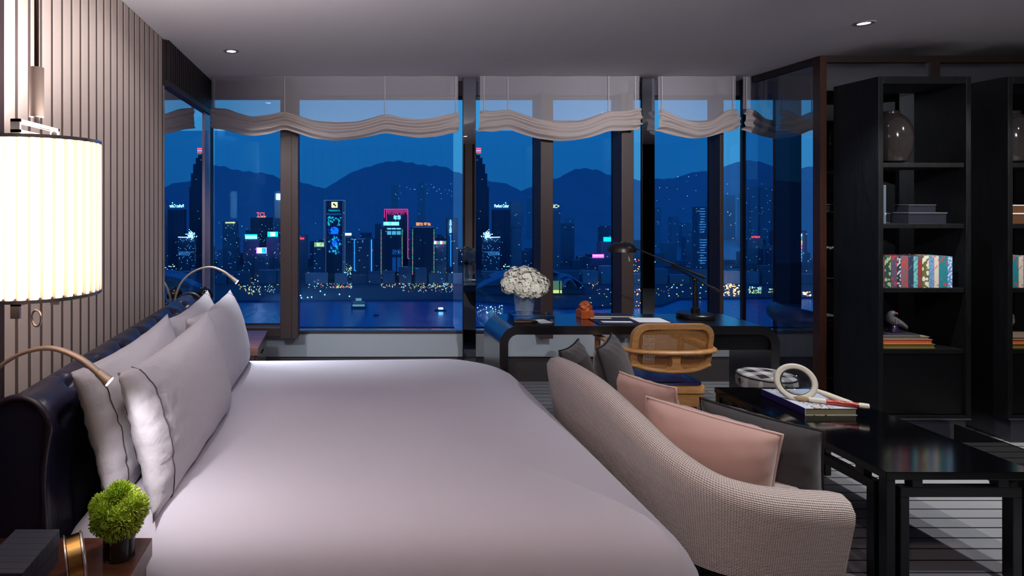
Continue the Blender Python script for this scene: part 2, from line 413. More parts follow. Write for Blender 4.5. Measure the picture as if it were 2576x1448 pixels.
# roman shades: sheer head, gathered swag
def shade(label, upper, lower, cords, Y=4.70):
    x0 = upper[0][0]; x1 = upper[-1][0]
    org = at((x0+x1)/2, 300, Y); rt = thing('roman_shade', label, 'shade', org, group='beige roman shades along the windows')
    nu = max(24, int((x1-x0)/6))
    sm = lambda tab, x: sum(interp(tab, x+d) for d in (-10, -5, 0, 5, 10))/5
    def sheer(u, v):
        px = x0+(x1-x0)*u; zt = ZC-.003; zb = at(px, sm(upper, px)+10, Y).z
        q = at(px, 300, Y); z = zt+(zb-zt)*v
        return Vector((q.x+.004*math.sin(px*.21), Y+.012*math.sin(px*.05)*(1-v)*.5, z))
    b = MB(org); b.grid(sheer, nu, 6); b.build('sheer', sheer_m, rt, smooth=True, recalc=False)
    def swag(u, v):
        xl = lower[0][0]; xr = lower[-1][0]
        px = xl+(xr-xl)*u; pu = x0+(x1-x0)*u
        yu = sm(upper, pu); yl = sm(lower, px); pxx = pu+(px-pu)*v
        py = yu+(yl-yu)*v
        edge = min(1.0, min(u, 1-u)*(xr-xl)/24)
        dep = .030*math.sin(PI*v)**.8+.011*math.sin(v*PI*6+1.2*math.sin(u*9))+.006*math.sin(v*17+px*.02)+(1-edge)*.012*math.sin(v*24+u*40)
        P_ = at(pxx, py+1.6*math.sin(v*20+px*.09)*(1-edge), Y); P_.y -= dep+.012; return P_
    b = MB(org); b.grid(swag, nu*2, 30); b.build('swag', swag_m, rt, smooth=True, recalc=False)
    for cx in cords:
        zb = at(cx, sm(upper, cx), Y).z; q = at(cx, 300, Y)
        b = MB(org); b.tube([(q.x, Y-.008, ZC-.004), (q.x, Y-.008, zb-.01)], .004, 6); b.build('cord', cord_m, rt)
    return rt
shade('widest beige roman shade, over the skyline pane beside the bed',
      [(533,273),(569,273),(600,285),(636,295),(680,289),(715,281),(750,291),(788,303),(841,307),(897,306),(935,297),(968,287),(1010,297),(1052,301),(1090,297),(1130,287),(1153,282)],
      [(532,324),(555,325),(600,337),(636,343),(680,337),(715,325),(750,336),(788,348),(841,354.5),(897,349),(935,342),(968,334),(1010,342),(1052,348),(1100,344),(1136,335),(1152,334)], [540, 716, 968, 1146])
shade('beige roman shade above the vase of white flowers',
      [(1206,278),(1242,280),(1278,276),(1310,287),(1344,298),(1391,303),(1460,303),(1495,292),(1528,280),(1570,280),(1609,273)],
      [(1201,330),(1242,332),(1276,325),(1310,337),(1347,348),(1404,355),(1440,353),(1478,347),(1505,339),(1528,330),(1559,330),(1608,326)], [1217, 1277, 1530, 1597])
shade('beige roman shade above the base of the desk lamp',
      [(1655,273),(1685,287),(1716,301),(1755,304),(1790,301),(1810,288),(1826,276),(1851,275)],
      [(1650,330),(1689,341),(1720,347),(1748,349),(1780,345),(1808,336),(1830,331),(1853,327)], [1664, 1842])
shade('beige roman shade seen through the framed glass partition',
      [(1868,275),(1897,275),(1906,290),(1920,301),(1950,304),(1986,302),(2010,294),(2038,281),(2070,275),(2200,275)],
      [(1866,326),(1897,338),(1920,345),(1950,350),(1992,345),(2015,338),(2038,327),(2070,325),(2200,325)], [1876, 2040], Y=4.72)

# ------------------------------------------------------------------ framed partition: clear glass return, mirror front
pr = thing('glass_partition', 'dark-framed clear glass panel between the desk and the shelves', 'partition', (XP, 4.5, 0))
o_ = (XP, 4.5, 0)
part_m = M('partition_frame', (36, 24, 22), .4)
MB(o_).box(XP-.014, XP+.014, 4.84, 4.868, 0, ZC-.001).build('post', part_m, pr)
MB(o_).box(XP-.022, XP+.022, YP-.022, YP+.04, 0, ZC-.001).build('corner_post', WOOD('reddish_post', (48, 26, 18), (64, 34, 22), .35, (8, 8, 1), 4), pr)
MB(o_).box(XP-.02, XP+.02, YP+.04, 4.868, ZC-.047, ZC-.001).build('top_rail', part_m, pr)
MB(o_).box(XP-.004, XP+.004, YP+.04, 4.84, .01, ZC-.047).build('pane', partglass_m, pr)
mp = thing('mirror_partition', 'dark-framed mirror wall standing behind the black bookcases', 'mirror', (4.7, YP+.03, 0))
o_ = (4.7, YP+.03, 0)
MB(o_).box(XP+.022, XR, YP-.02, YP+.04, ZC-.045, ZC-.001).build('top_rail', part_m, mp)
for xa, xb in ((XP+.022, 4.02), (4.08, 5.1), (5.16, XR)):
    MB(o_).box(xa, xb, YP, YP+.006, .01, ZC-.045).build('mirror_panel', mirrord_m, mp)
for xa in (4.02, 5.1): MB(o_).box(xa, xa+.06, YP-.02, YP+.04, 0, ZC-.045).build('post', part_m, mp)

# ------------------------------------------------------------------ lights of the room, with added downlights out of view
def spot(name, loc, target, power, size, blend, col, parent=None, rad=.03):
    l = bpy.data.lights.new(name, 'SPOT'); l.energy = power; l.spot_size = math.radians(size); l.spot_blend = blend
    l.color = col; l.shadow_soft_size = rad; ob = bpy.data.objects.new(name, l); C.objects.link(ob)
    d = (Vector(target)-Vector(loc)); q = d.to_track_quat('-Z', 'Y')
    if parent: ob.parent = parent; ob.location = Vector(loc)-parent.location
    else: ob.location = loc
    ob.rotation_mode = 'QUATERNION'; ob.rotation_quaternion = q
    return ob
ring_m = M('downlight_ring', (150, 146, 150), .4)
lens_m = EM('downlight_lens', (240, 246, 255), 14)
def downlight(x, y, label, target, power=40, size=70, col=(1, .90, .80)):
    d = thing('downlight', label, 'downlight', (x, y, ZC), group='recessed ceiling downlights')
    MB().lathe([(.030, -.004), (.050, -.004), (.053, 0.0), (.030, 0.0)], n=28, cap0=False, cap1=False).build('ring', ring_m, d, smooth='auto')
    MB().lathe([(.0305, -.002), (.0305, 0.0)], n=20).build('lens', lens_m, d)
    spot('bulb', (x, y, ZC-.012), target, power, size, .6, col, d)
downlight(-.713, 3.93, 'small recessed ceiling downlight above the far pillows', (-.15, 4.75, 0), 120, 90, (.92, .96, 1))
downlight(1.25, 1.15, 'added unseen ceiling downlight aimed at the desk and shades', (1.2, 4.7, 1.9), 310, 64, (.95, .95, 1))  # out of view, added to brighten the desk, shades and ceiling
downlight(3.3, 1.1, 'added unseen ceiling downlight aimed at the bookcase tops', (3.4, 4.0, 2.2), 230, 64, (.97, .96, 1))  # added unseen to lift the bookcase tops and right-hand ceiling
downlight(.35, .40, 'added unseen downlight lighting the near side of the bed', (.85, 1.9, .25), 74, 80, (1, .74, .62))  # warm fill added out of view for the duvet side and sofa arm
downlight(-.25, 2.45, 'added unseen ceiling downlight washing the striped bed wall', (-1.07, 2.75, 1.45), 20, 92, (1, .95, .95))  # unseen wash added to brighten the panelled wall
downlight(2.917, 3.317, 'small recessed ceiling downlight in front of the bookcases', (3.0, 3.4, 0), 80, 95, (.98, .98, 1))
downlight(.55, 2.55, 'added unseen downlight above the middle of the bed', (.5, 2.6, 0), 5, 130, (.85, .9, 1))  # weak fill added above the bed, outside the view
downlight(1.9, .5, 'added unseen downlight beside the bed nearest the entry', (2.6, .9, 0), 30, 110, (1, .95, .9))  # added out of view as fill near the entry
downlight(2.45, 1.60, 'added unseen downlight above the black coffee table', (2.3, 2.6, 0), 100, 80, (.94, .97, 1))  # unseen fixture added to light the table and carpet
downlight(4.15, 2.70, 'added unseen downlight shining at the bookcase shelves', (3.7, 3.8, .9), 105, 70, (1, .95, .9))  # added beyond the view to brighten the shelf contents

# pleated pendant over the near nightstand
PX, PY = -.762, 1.50
pd = thing('pendant_lamp', 'lit pleated drum pendant lamp hanging beside the bed', 'lamp', (PX, PY, 1.20))
o_ = (PX, PY, 1.20)
ms = bpy.data.materials.new('pleated_shade'); ms.use_nodes = True; t = ms.node_tree; t.nodes.clear()
a = N(t, 'ShaderNodeBsdfTranslucent'); a.inputs[0].default_value = (.125, .112, .096, 1)
d = N(t, 'ShaderNodeBsdfDiffuse'); d.inputs[0].default_value = (.9, .82, .72, 1)
x = N(t, 'ShaderNodeMixShader'); x.inputs[0].default_value = .3; oo = N(t, 'ShaderNodeOutputMaterial')
t.links.new(a.outputs[0], x.inputs[1]); t.links.new(d.outputs[0], x.inputs[2]); t.links.new(x.outputs[0], oo.inputs[0])
nP = 36; z0, z1 = 1.252, 1.632; R = .150
b = MB(o_); lo = []
for z in (z0, z1):
    L = []
    for i in range(nP*4):
        th = 2*PI*i/(nP*4); ph = i % 4
        rr = R + (-.006, 0.0, .0015, 0.0)[ph]
        L.append(Vector((PX+rr*math.cos(th), PY+rr*math.sin(th), z)))
    lo.append(L)
b.loft(lo, False, False); b.build('pleated_shade', ms, pd)
mf_ = bpy.data.materials.new('pleat_fold_cloth'); mf_.use_nodes = True; t = mf_.node_tree; t.nodes.clear()
a = N(t, 'ShaderNodeBsdfTranslucent'); a.inputs[0].default_value = (.46, .35, .25, 1); oo = N(t, 'ShaderNodeOutputMaterial'); t.links.new(a.outputs[0], oo.inputs[0])
for i in range(nP):
    b = MB(o_); L = []
    for z in (z0, z1): L.append([Vector((PX+rr*math.cos(th), PY+rr*math.sin(th), z)) for th, rr in ((2*PI*(i-.02)/nP, R-.0055), (2*PI*(i+.07)/nP, R-.0005), (2*PI*(i+.20)/nP, R+.0018), (2*PI*(i+.23)/nP, R+.0022))])
    b.loft(L, False, False, closed=False); b.build('pleat_fold', mf_, pd, recalc=False)
for zz in (z0-.004, z1-.004):
    b = MB(o_); b.lathe([(R+.003, zz-1.2), (R+.003, zz+.008-1.2), (R-.003, zz+.008-1.2), (R-.003, zz-1.2), (R+.003, zz-1.2)], (PX, PY, 1.2), 64, False, False)
    b.build('rim_band', chrome_m, pd, smooth='auto')
b = MB(o_); b.lathe([(R-.004, .058), (R-.004, .060)], (PX, PY, 1.2), 48); mo_ = bpy.data.materials.new('added_diffuser_opal'); mo_.use_nodes = True; t = mo_.node_tree; t.nodes.clear()
a = N(t, 'ShaderNodeBsdfTranslucent'); a.inputs[0].default_value = (.24, .20, .165, 1); oo = N(t, 'ShaderNodeOutputMaterial'); t.links.new(a.outputs[0], oo.inputs[0]); b.build('added_diffuser', mo_, pd)  # unseen disc added to cut the lamp light falling on the bed
bw = .011
for zc, nm in ((1.660, 'top_bracket'), (1.226, 'bottom_bracket')):
    b = MB(o_); b.box(PX-bw, PX+bw, 1.40, 1.60, zc+.009, zc+.016)
    b.box(PX-bw, PX+bw, 1.40, 1.60, zc-.016, zc-.009) if nm == 'top_bracket' else None
    b.box(PX-bw, PX+bw, 1.40, 1.407, zc-.02, zc+.016); b.box(PX-bw, PX+bw, 1.593, 1.60, zc-.02, zc+.016)
    b.build(nm, chrome_m, pd)
b = MB(o_); b.tube([(PX, PY, 1.676), (PX, PY, 1.694)], .008, 12); b.build('stem', chrome_m, pd, smooth='auto')
b = MB(o_); b.tube([(PX, PY, 1.694), (PX, PY, 1.818)], .0175, 20); b.build('counterweight', M('pendant_metal', (176, 156, 146), .28, .55), pd, smooth='auto')
b = MB(o_); b.tube([(PX, PY, 1.818), (PX, PY, ZC)], .0055, 10); b.build('rod', bronze_m, pd, smooth='auto')
b = MB(o_); b.tube([(PX, PY, 1.21), (PX, PY, 1.206)], .004, 8)
b.ring([(PX+.0145*math.cos(t_*PI/14), PY-.006*math.cos(t_*PI/14), 1.188+.020*math.sin(t_*PI/14)) for t_ in range(28)], .0028); b.build('ring_pull', chrome_m, pd, smooth=True)
l = bpy.data.lights.new('bulb', 'POINT'); l.energy = 80; l.color = (1, .94, .93); l.shadow_soft_size = .05
ob = bpy.data.objects.new('bulb', l); C.objects.link(ob); ob.parent = pd; ob.location = (0, 0, .20)
ob = bpy.data.objects.new('bulb', l.copy()); ob.data.energy = 120; C.objects.link(ob); ob.parent = pd; ob.location = (0, 0, .365)

# reading lamps on curved arms
def reading_lamp(y, label, power, col):
    rt = thing('reading_lamp', label, 'lamp', (-1.06, y, .80), group='curved reading lamps at the headboard')
    o_ = (-1.06, y, .80)
    pts = spline([(-1.060, y, .80), (-1.055, y, .87), (-1.015, y, .965), (-.935, y, 1.035), (-.835, y, 1.062), (-.75, y, 1.035), (-.69, y, .99)], 7)
    b = MB(o_); b.tube(pts, [.009+.006*max(0, (i/len(pts)-.55))*2 for i in range(len(pts))], 10, .7); b.build('arm', nickel_m, rt, smooth=True)
    b = MB(o_); b.tube([(-.692, y, .992), (-.660, y, .966)], [.015, .020], 14, .75); b.build('head', nickel_m, rt, smooth='auto')
    b = MB(o_); b.tube([(-.660, y, .9655), (-.6585, y, .9643)], .014, 12); b.build('lens', EM('reading_lens', (255, 250, 244), 60), rt)
    b = MB(o_); b.box(-1.07, -1.045, y-.02, y+.02, .775, .815); b.build('mount', blackmat_m, rt, bevel=.004)
    spot('bulb', (-.652, y, .955), (-.35, y+.12, .5), power, 120, .9, col, rt, .02)
reading_lamp(1.71, 'curved nickel reading lamp at the near end of the headboard', 8.5, (1, .93, .95))
reading_lamp(3.836, 'curved reading lamp with a glaring tip at the far end of the headboard', 32.0, (.86, .93, 1))

# ------------------------------------------------------------------ bed
def sstep(x): x = max(0.0, min(1.0, x)); return x*x*(3-2*x)
BX0, BX1, BY0, BY1 = -.865, 1.03, 1.80, 3.80
bed = thing('bed', 'wide bed with a tufted navy leather headboard', 'bed', (.08, 2.79, 0))
o_ = (.08, 2.79, 0)
b = MB(o_); b.rbox((BX0+BX1)/2-.02, 2.79, .90, .95, .05, [(.02, .03), (0, .06), (0, .24), (.02, .26)], 5); b.build('bed_base', navy_m, bed, smooth='auto')
b = MB(o_); b.rbox((BX0+BX1)/2-.02, 2.79, .91, .95, .10, [(.05, .262), (0, .29), (0, .42), (.06, .46)], 6); b.build('mattress', sheet_m, bed, smooth='auto')
# headboard: rolled profile swept along the wall, buttoned
HY0, HY1 = 1.775, 3.785
prof = [(-1.048, .25), (-1.048, .80)]
for i in range(13):
    a = PI-i*PI*1.12/12; prof.append((-.957+.091*math.cos(a), .80+.095*math.sin(a)))
prof += [(-.884, .66), (-.880, .5), (-.880, .25)]
pv = spline([(x_, 0, z_) for x_, z_ in prof], 4)
ny = 150
def headfn(u, v):
    y = HY0+(HY1-HY0)*u; k = min(int(v*(len(pv)-1)), len(pv)-2); f = v*(len(pv)-1)-k
    q = pv[k].lerp(pv[k+1], f); tn = (pv[k+1]-pv[k]).normalized(); nrm = Vector((-tn.z, 0, tn.x))
    s_ = v*14.0; dip = 0
    if v > .30:
        ce = (y-HY0)/.251
        for row, (vv, sh) in enumerate(((.56, .5), (.75, 0), (.93, .5))):
            dy = abs((ce+sh) % 1-.5)*.251; dv = (v-vv)*1.1
            dip += .034*math.exp(-(dy*dy)/.0016-(dv*dv)/.0030)
        dy = abs((ce+.5) % 1-.5)*.251
        dip += .016*math.exp(-(dy*dy)/.00016)*max(0, min(1, (v-.34)*8))*max(0, 1-max(0, v-.56)*9)
        dip -= .010*math.cos(2*PI*(ce+.5))*-.5*max(0, min(1, (v-.34)*6))
    return Vector((q.x-nrm.x*-dip if False else q.x-dip*max(.3, nrm.x if nrm.x > 0 else .2), y, q.z-dip*(.8 if v < .7 else .1)))
b = MB(o_); b.grid(headfn, ny, 60); hb = b.build('headboard', navy_m, bed, smooth=True, recalc=False)
cap = [(p_.x, p_.z) for p_ in pv]
for yy, s_ in ((HY0, -1), (HY1, 1)):
    b = MB(o_); b.prism([(cx_, cz_) for cx_, cz_ in cap], 'y', yy, yy+s_*.006); b.build('end_panel', navy_m, hb)
    b = MB(o_); b.tube([(cx_+.004, yy+s_*.006, cz_+.004) for cx_, cz_ in cap[2:]], .011, 10); b.build('piping', navypipe_m, hb, smooth=True)
# duvet: top sheet falling over the edges
def duv(x_, y_, z_, d_):
    fall = sstep((.47-z_)/.25); th = math.atan2(y_-2.8, x_-.1)
    s_ = math.sin(th*23)+.6*math.sin(th*41+1)+.5*math.sin(th*61+2)
    k_ = fall*.012*s_
    top = sstep((z_-.47)/.05)
    zz = z_+top*(.010*math.sin(x_*2.6+.6)*math.sin(y_*2.2)+.006*math.sin(y_*5.3+x_*3))
    zz += .035*sstep((1.0-x_)/1.6)*top*.3
    fl_ = sstep((x_-.72)/.3)*sstep((2.35-y_)/.5)*sstep((.49-z_)/.2)*.045
    return Vector((x_+k_*math.cos(th)+fl_, y_+k_*math.sin(th), zz))
b = MB(); pr_ = [(.012, .10), (0, .16), (-.004, .24), (-.004, .30), (0, .36), (.010, .41), (.030, .45), (.06, .477), (.10, .497), (.16, .512), (.24, .522), (.36, .530), (.52, .535), (.70, .538), (.86, .540), (.93, .540)]
b.rbox((BX0+BX1)/2+.012, 2.784, (BX1-BX0)/2+.016, 1.015, (.34, .12, .12, .06), pr_, 22, duv)
du = b.build('duvet', sheet_m, smooth=True); tag(du, 'smooth white duvet covering the bed and hanging to the floor', 'duvet')

# pillows
def pillow_mesh(W, Hh, T, n=22, pinch=.07, wr=0.0, seed=0):
    rnd = random.Random(seed); ph = [rnd.uniform(0, 6) for _ in range(6)]
    def P(u, v, s_):
        ed = (1-abs(u)**2.6)*(1-abs(v)**2.6)
        h = T/2*max(ed, 0)**.55
        x_ = W/2*u*(1-pinch*(1-v*v)*abs(u)**3); y_ = Hh/2*v*(1-pinch*(1-u*u)*abs(v)**3)
        rim = (max(abs(u), abs(v)))**4
        h += wr*rim*ed**.3*(math.sin(u*14+v*9+ph[0])+math.sin(v*21-u*5+ph[1])+.7*math.sin(v*33+u*26+ph[2]))*.6
        return Vector((x_, y_, s_*h))
    vs = []; idx = {}; fs = []
    for s_ in (1, -1):
        for j in range(n+1):
            for i in range(n+1):
                bd = i in (0, n) or j in (0, n)
                key = (i, j, 0 if bd else s_)
                if key not in idx:
                    idx[key] = len(vs); u = -math.cos(PI*i/n) if True else 0; v = -math.cos(PI*j/n)
                    u = .35*u+.65*(2*i/n-1); v = .35*v+.65*(2*j/n-1)
                    vs.append(P(u, v, s_))
    g = lambda i, j, s_: idx[(i, j, 0 if (i in (0, n) or j in (0, n)) else s_)]
    for s_ in (1, -1):
        for j in range(n):
            for i in range(n):
                q = (g(i, j, s_), g(i+1, j, s_), g(i+1, j+1, s_), g(i, j+1, s_))
                fs.append(q if s_ > 0 else q[::-1])
    return vs, fs, P
def pillow(name, label, cat, c, e1, e2, W, Hh, T, mat, group, piping=None, pipe_r=.004, stitch=None, wr=.006, seed=0, pinch=.07):
    """e1: along the width, e2: up the pillow"""
    e1 = Vector(e1).normalized(); e2 = Vector(e2); e2 = (e2-e1*e2.dot(e1)).normalized(); e3 = e1.cross(e2)
    rt = thing(name, label, cat, c, group=group)
    vs, fs, P = pillow_mesh(W, Hh, T, 24, pinch, wr, seed)
    R_ = lambda q: e1*q.x+e2*q.y+e3*q.z
    b = MB(); b.add([R_(v) for v in vs], fs); b.build('pillow_body' if cat == 'pillow' else 'cushion_body', mat, rt, smooth=True)
    if piping:
        ol = []
        for k in range(80):
            s_ = k/20.0; q = int(s_); f = s_-q; u, v = ((-1+2*f, -1), (1, -1+2*f), (1-2*f, 1), (-1, 1-2*f))[q]
            ol.append(R_(P(u, v, 1)))
        b = MB(); b.ring(ol, pipe_r, 6); b.build('piping', piping, rt, smooth=True)
    if stitch:
        for uu in stitch:
            ol = [R_(P(uu, -1+2*k/24, 1)*1.0+Vector((0, 0, .0015))) for k in range(25)]+[R_(P(uu, 1-2*k/24, -1)-Vector((0, 0, .0015))) for k in range(1, 24)]
            b = MB(); b.ring(ol, .0022, 5); b.build('stitching', stitch_m, rt)
    return rt
pg = 'white bed pillows'
lean = (-.27, 0, 1)
pillow('bed_pillow', 'white pillow leaning on the headboard behind the near front pillow', 'pillow', (-.757, 2.315, .735), (0.02, 1, 0), lean, .97, .46, .17, pillow_m, pg, stitch=(-.82,), wr=.011, seed=1, pinch=.11)
pillow('bed_pillow', 'white pillow leaning on the headboard behind the far front pillow', 'pillow', (-.757, 3.215, .715), (0, 1, 0), lean, .95, .46, .17, pillow_m, pg, stitch=(.82,), wr=.008, seed=2, pinch=.13)
pillow('bed_pillow', 'front white pillow nearest the green flowers', 'pillow', (-.597, 2.33, .735), (.05, 1, .01), (-.24, 0, 1), 1.03, .47, .19, pillow_m, pg, stitch=(-.80,), wr=.011, seed=3, pinch=.12)
pillow('bed_pillow', 'front white pillow nearest the window', 'pillow', (-.632, 3.20, .715), (.02, 1, -.01), (-.25, 0, 1), 1.0, .47, .20, pillow_m, pg, stitch=(.82,), wr=.006, seed=4, pinch=.13)

# ------------------------------------------------------------------ nightstands
def nightstand(ya, yb, label):
    rt = thing('nightstand', label, 'nightstand', (-.81, (ya+yb)/2, 0), group='walnut nightstands beside the bed')
    o_ = (-.81, (ya+yb)/2, 0)
    b = MB(o_); b.box(-1.068, -.55, ya, yb, .440, .494); b.build('top', walnut_m, rt, bevel=.003)
    b = MB(o_); b.box(-1.06, -.575, ya+.02, yb-.02, .12, .440); b.build('body', walnut_m, rt, bevel=.002)
    for z0_, z1_ in ((.135, .275), (.285, .430)):
        b = MB(o_); b.box(-.575, -.558, ya+.03, yb-.03, z0_, z1_); dr = b.build('drawer', walnut_m, rt, bevel=.002)
        b = MB(o_); b.box(-.558, -.548, (ya+yb)/2-.05, (ya+yb)/2+.05, z1_-.03, z1_-.02); b.build('handle', bronze_m, dr)
    b = MB(o_); b.box(-1.03, -.60, ya+.04, yb-.04, 0, .12); b.build('plinth', lacqleg_m, rt)
nightstand(1.20, 1.754, 'walnut nightstand carrying the green flowers and dark box')
nightstand(4.03, 4.58, 'walnut nightstand at the far side of the bed by the window')

# dark striped box
bx = thing('fabric_box', 'dark blue striped fabric-covered box on the near nightstand', 'box', (-.83, 1.545, .494))
o_ = (-.83, 1.545, .494)
m, t, p, o = new_mat('striped_box_cloth'); tcn = N(t, 'ShaderNodeTexCoord'); sp = N(t, 'ShaderNodeSeparateXYZ'); t.links.new(tcn.outputs['Object'], sp.inputs[0])
st = math_n(t, 'LESS_THAN', math_n(t, 'FRACT', math_n(t, 'DIVIDE', sp.outputs['Y'], .027)), .08)
t.links.new(mix_rgb(t, st, lin((58, 62, 78)), lin((18, 18, 28))), p.inputs['Base Color']); p.inputs['Roughness'].default_value = .6
b = MB(o_); b.box(-.890, -.772, 1.45, 1.64, .494, .5365); b.build('base', m, bx, bevel=.002)
b = MB(o_); b.box(-.892, -.770, 1.448, 1.642, .5385, .580); b.build('lid', m, bx, bevel=.002)
# table clock
ck = thing('table_clock', 'round gold and chrome table clock beside the dark box', 'clock', (-.688, 1.555, .494))
e1 = Vector((.88, .45, .10)).normalized(); e3 = (Vector((0, 0, 1))-e1*e1.z).normalized(); e2 = e3.cross(e1)
cc = Vector((0, 0, .060))
def disc(b, prof_, n=40):
    b.loft([[cc+e1*a_+(e2*math.cos(2*PI*i/n)+e3*math.sin(2*PI*i/n))*r_ for i in range(n)] for a_, r_ in prof_])
b = MB(); disc(b, [(-.020, .050), (-.018, .056), (.014, .056), (.016, .053)]); b.build('case', M('clock_gold', (190, 150, 90), .22, 1.0), ck, smooth='auto')
b = MB(); disc(b, [(.0155, .060), (.020, .060), (.023, .055), (.023, .052)]); b.build('bezel', chrome_m, ck, smooth='auto')
b = MB(); disc(b, [(.0232, .050), (.0236, .050)]); b.build('dial', paper_m, ck)
b = MB(); disc(b, [(-.024, .060), (-.020, .060)]); b.build('back_ring', chrome_m, ck, smooth='auto')
# green flowers in a small glass vase
vx, vy = -.615, 1.665
gv = thing('glass_vase', 'short dark-filled glass vase holding the green flowers', 'vase', (vx, vy, .494))
b = MB(); b.lathe([(.038, 0), (.043, .003), (.043, .074), (.041, .074), (.041, .006)], n=36, cap1=False); b.build('glass', GLASS('clear_vase_glass', (.9, .93, .93), 1.2), gv, smooth='auto')
b = MB(); b.lathe([(.036, .008), (.0395, .01), (.0395, .066), (.03, .07)], n=28); b.build('dark_lining', M('dark_leaf_lining', (20, 22, 18), .5), gv, smooth='auto')
fl = thing('green_flowers', 'ball of bright green spiky chrysanthemums on the near nightstand', 'flowers', (vx, vy, .615))
gm = [M('green_petals', (172, 196, 58), .6, noise=(60, .5), col2=(116, 150, 30)), M('light_green_petals', (196, 214, 86), .6, noise=(60, .4), col2=(140, 170, 44))]
rnd = random.Random(3)
dirs = [(0, 0, 1), (.75, -.3, .35), (-.75, -.25, .35), (.2, .8, .3), (-.35, -.75, .15), (.35, -.78, .0), (-.8, .35, 0), (.8, .4, 0), (-.75, -.35, -.4), (.7, -.45, -.4), (0, -.75, -.5), (.0, .5, -.6)]
for bi, dd in enumerate(dirs):
    dd = Vector(dd).normalized(); cc_ = dd*.043; b = MB()
    for k in range(520):
        z_ = rnd.uniform(-.35, 1); ph = rnd.uniform(0, 2*PI); rr = math.sqrt(1-z_*z_)
        a_ = Vector((0, 0, 1)) if abs(dd.z) < .9 else Vector((1, 0, 0)); u_ = dd.cross(a_).normalized(); w_ = dd.cross(u_)
        nrm = (dd*z_+u_*rr*math.cos(ph)+w_*rr*math.sin(ph)).normalized()
        p0 = cc_+nrm*.018; p1 = cc_+nrm*rnd.uniform(.036, .044)+Vector((0, 0, .003))
        s1 = nrm.cross(Vector((.3, .5, .8))).normalized()*.0011; s2 = nrm.cross(s1).normalized()*.0011
        b.add([p0+s1, p0-s1*.5+s2, p0-s1*.5-s2, p1+s1*.9, p1-s1*.45+s2*.9, p1-s1*.45-s2*.9], [(0, 1, 4, 3), (1, 2, 5, 4), (2, 0, 3, 5), (3, 4, 5)])
    b.ball(cc_, .022, n=8, m=6)
    b.build('bloom', gm[bi % 2], fl)
b = MB()
for k in range(7): b.tube([(.014*math.cos(k), .014*math.sin(k), -.02), (.02*math.cos(k+.5), .02*math.sin(k+.5), -.11)], .003, 6)
b.build('stems', M('green_stems', (60, 84, 34), .6), fl)
# domed lamp on the far nightstand
dl = thing('dome_lamp', 'small unlit lamp with a glossy dark dome behind the far pillows', 'lamp', (-.965, 4.28, .494))
b = MB(); b.lathe([(.05, 0), (.05, .012), (.02, .02)], n=28); b.build('base', blackmat_m, dl, smooth='auto')
b = MB(); b.lathe([(.017, .02), (.017, .30)], n=18); b.build('column', M('dome_column', (120, 110, 110), .2, 1.0), dl, smooth='auto')
b = MB(); b.lathe([(.058, .300), (.058, .306), (.055, .33), (.046, .352), (.03, .366), (.008, .372), (.006, .38)], n=32); b.build('dome_shade', M('dome_black', (26, 22, 24), .12, .3), dl, smooth='auto')

# ------------------------------------------------------------------ sofa at the foot of the bed
m, t, p, o = new_mat('woven_sofa_fabric'); uvn = N(t, 'ShaderNodeUVMap'); sp = N(t, 'ShaderNodeSeparateXYZ'); t.links.new(uvn.outputs[0], sp.inputs[0])
nz = N(t, 'ShaderNodeTexNoise'); nz.inputs['Scale'].default_value = 120; t.links.new(uvn.outputs[0], nz.inputs['Vector'])
ry = math_n(t, 'SINE', math_n(t, 'MULTIPLY', sp.outputs['Y'], 2*PI/.0108)); rx = math_n(t, 'SINE', math_n(t, 'MULTIPLY', sp.outputs['X'], 2*PI/.0076))
wv = math_n(t, 'ADD', math_n(t, 'MULTIPLY', ry, .32), math_n(t, 'MULTIPLY', rx, .16))
wv = math_n(t, 'ADD', math_n(t, 'ADD', wv, .35), math_n(t, 'MULTIPLY', nz.outputs['Fac'], .4))
rr_ = N(t, 'ShaderNodeValToRGB'); rr_.color_ramp.elements[0].color = lin((124, 112, 110)); rr_.color_ramp.elements[1].color = lin((224, 210, 204))
rr_.color_ramp.elements[0].position = .15; rr_.color_ramp.elements[1].position = .8
t.links.new(wv, rr_.inputs[0]); t.links.new(rr_.outputs[0], p.inputs['Base Color']); p.inputs['Roughness'].default_value = .9
bp = N(t, 'ShaderNodeBump'); bp.inputs['Strength'].default_value = .6; bp.inputs['Distance'].default_value = .003; t.links.new(wv, bp.inputs['Height']); t.links.new(bp.outputs[0], p.inputs['Normal'])
weave_m = m
sofa = thing('sofa', 'small curved sofa in woven beige fabric at the foot of the bed', 'sofa', (1.5, 2.8, 0))
o_ = (1.5, 2.8, 0)
path = [(1.60, 3.37, .470), (1.52, 3.37, .49), (1.42, 3.36, .53), (1.29, 3.32, .595), (1.19, 3.22, .645), (1.140, 3.06, .685), (1.135, 2.86, .705), (1.155, 2.64, .695), (1.19, 2.42, .640), (1.245, 2.25, .565), (1.33, 2.13, .515), (1.45, 2.075, .492), (1.60, 2.06, .480), (1.72, 2.06, .472), (1.755, 2.06, .462)]
pp = spline(path, 9); b = MB(o_); loops = []; uvs = []; ssum = 0
nprof = 26
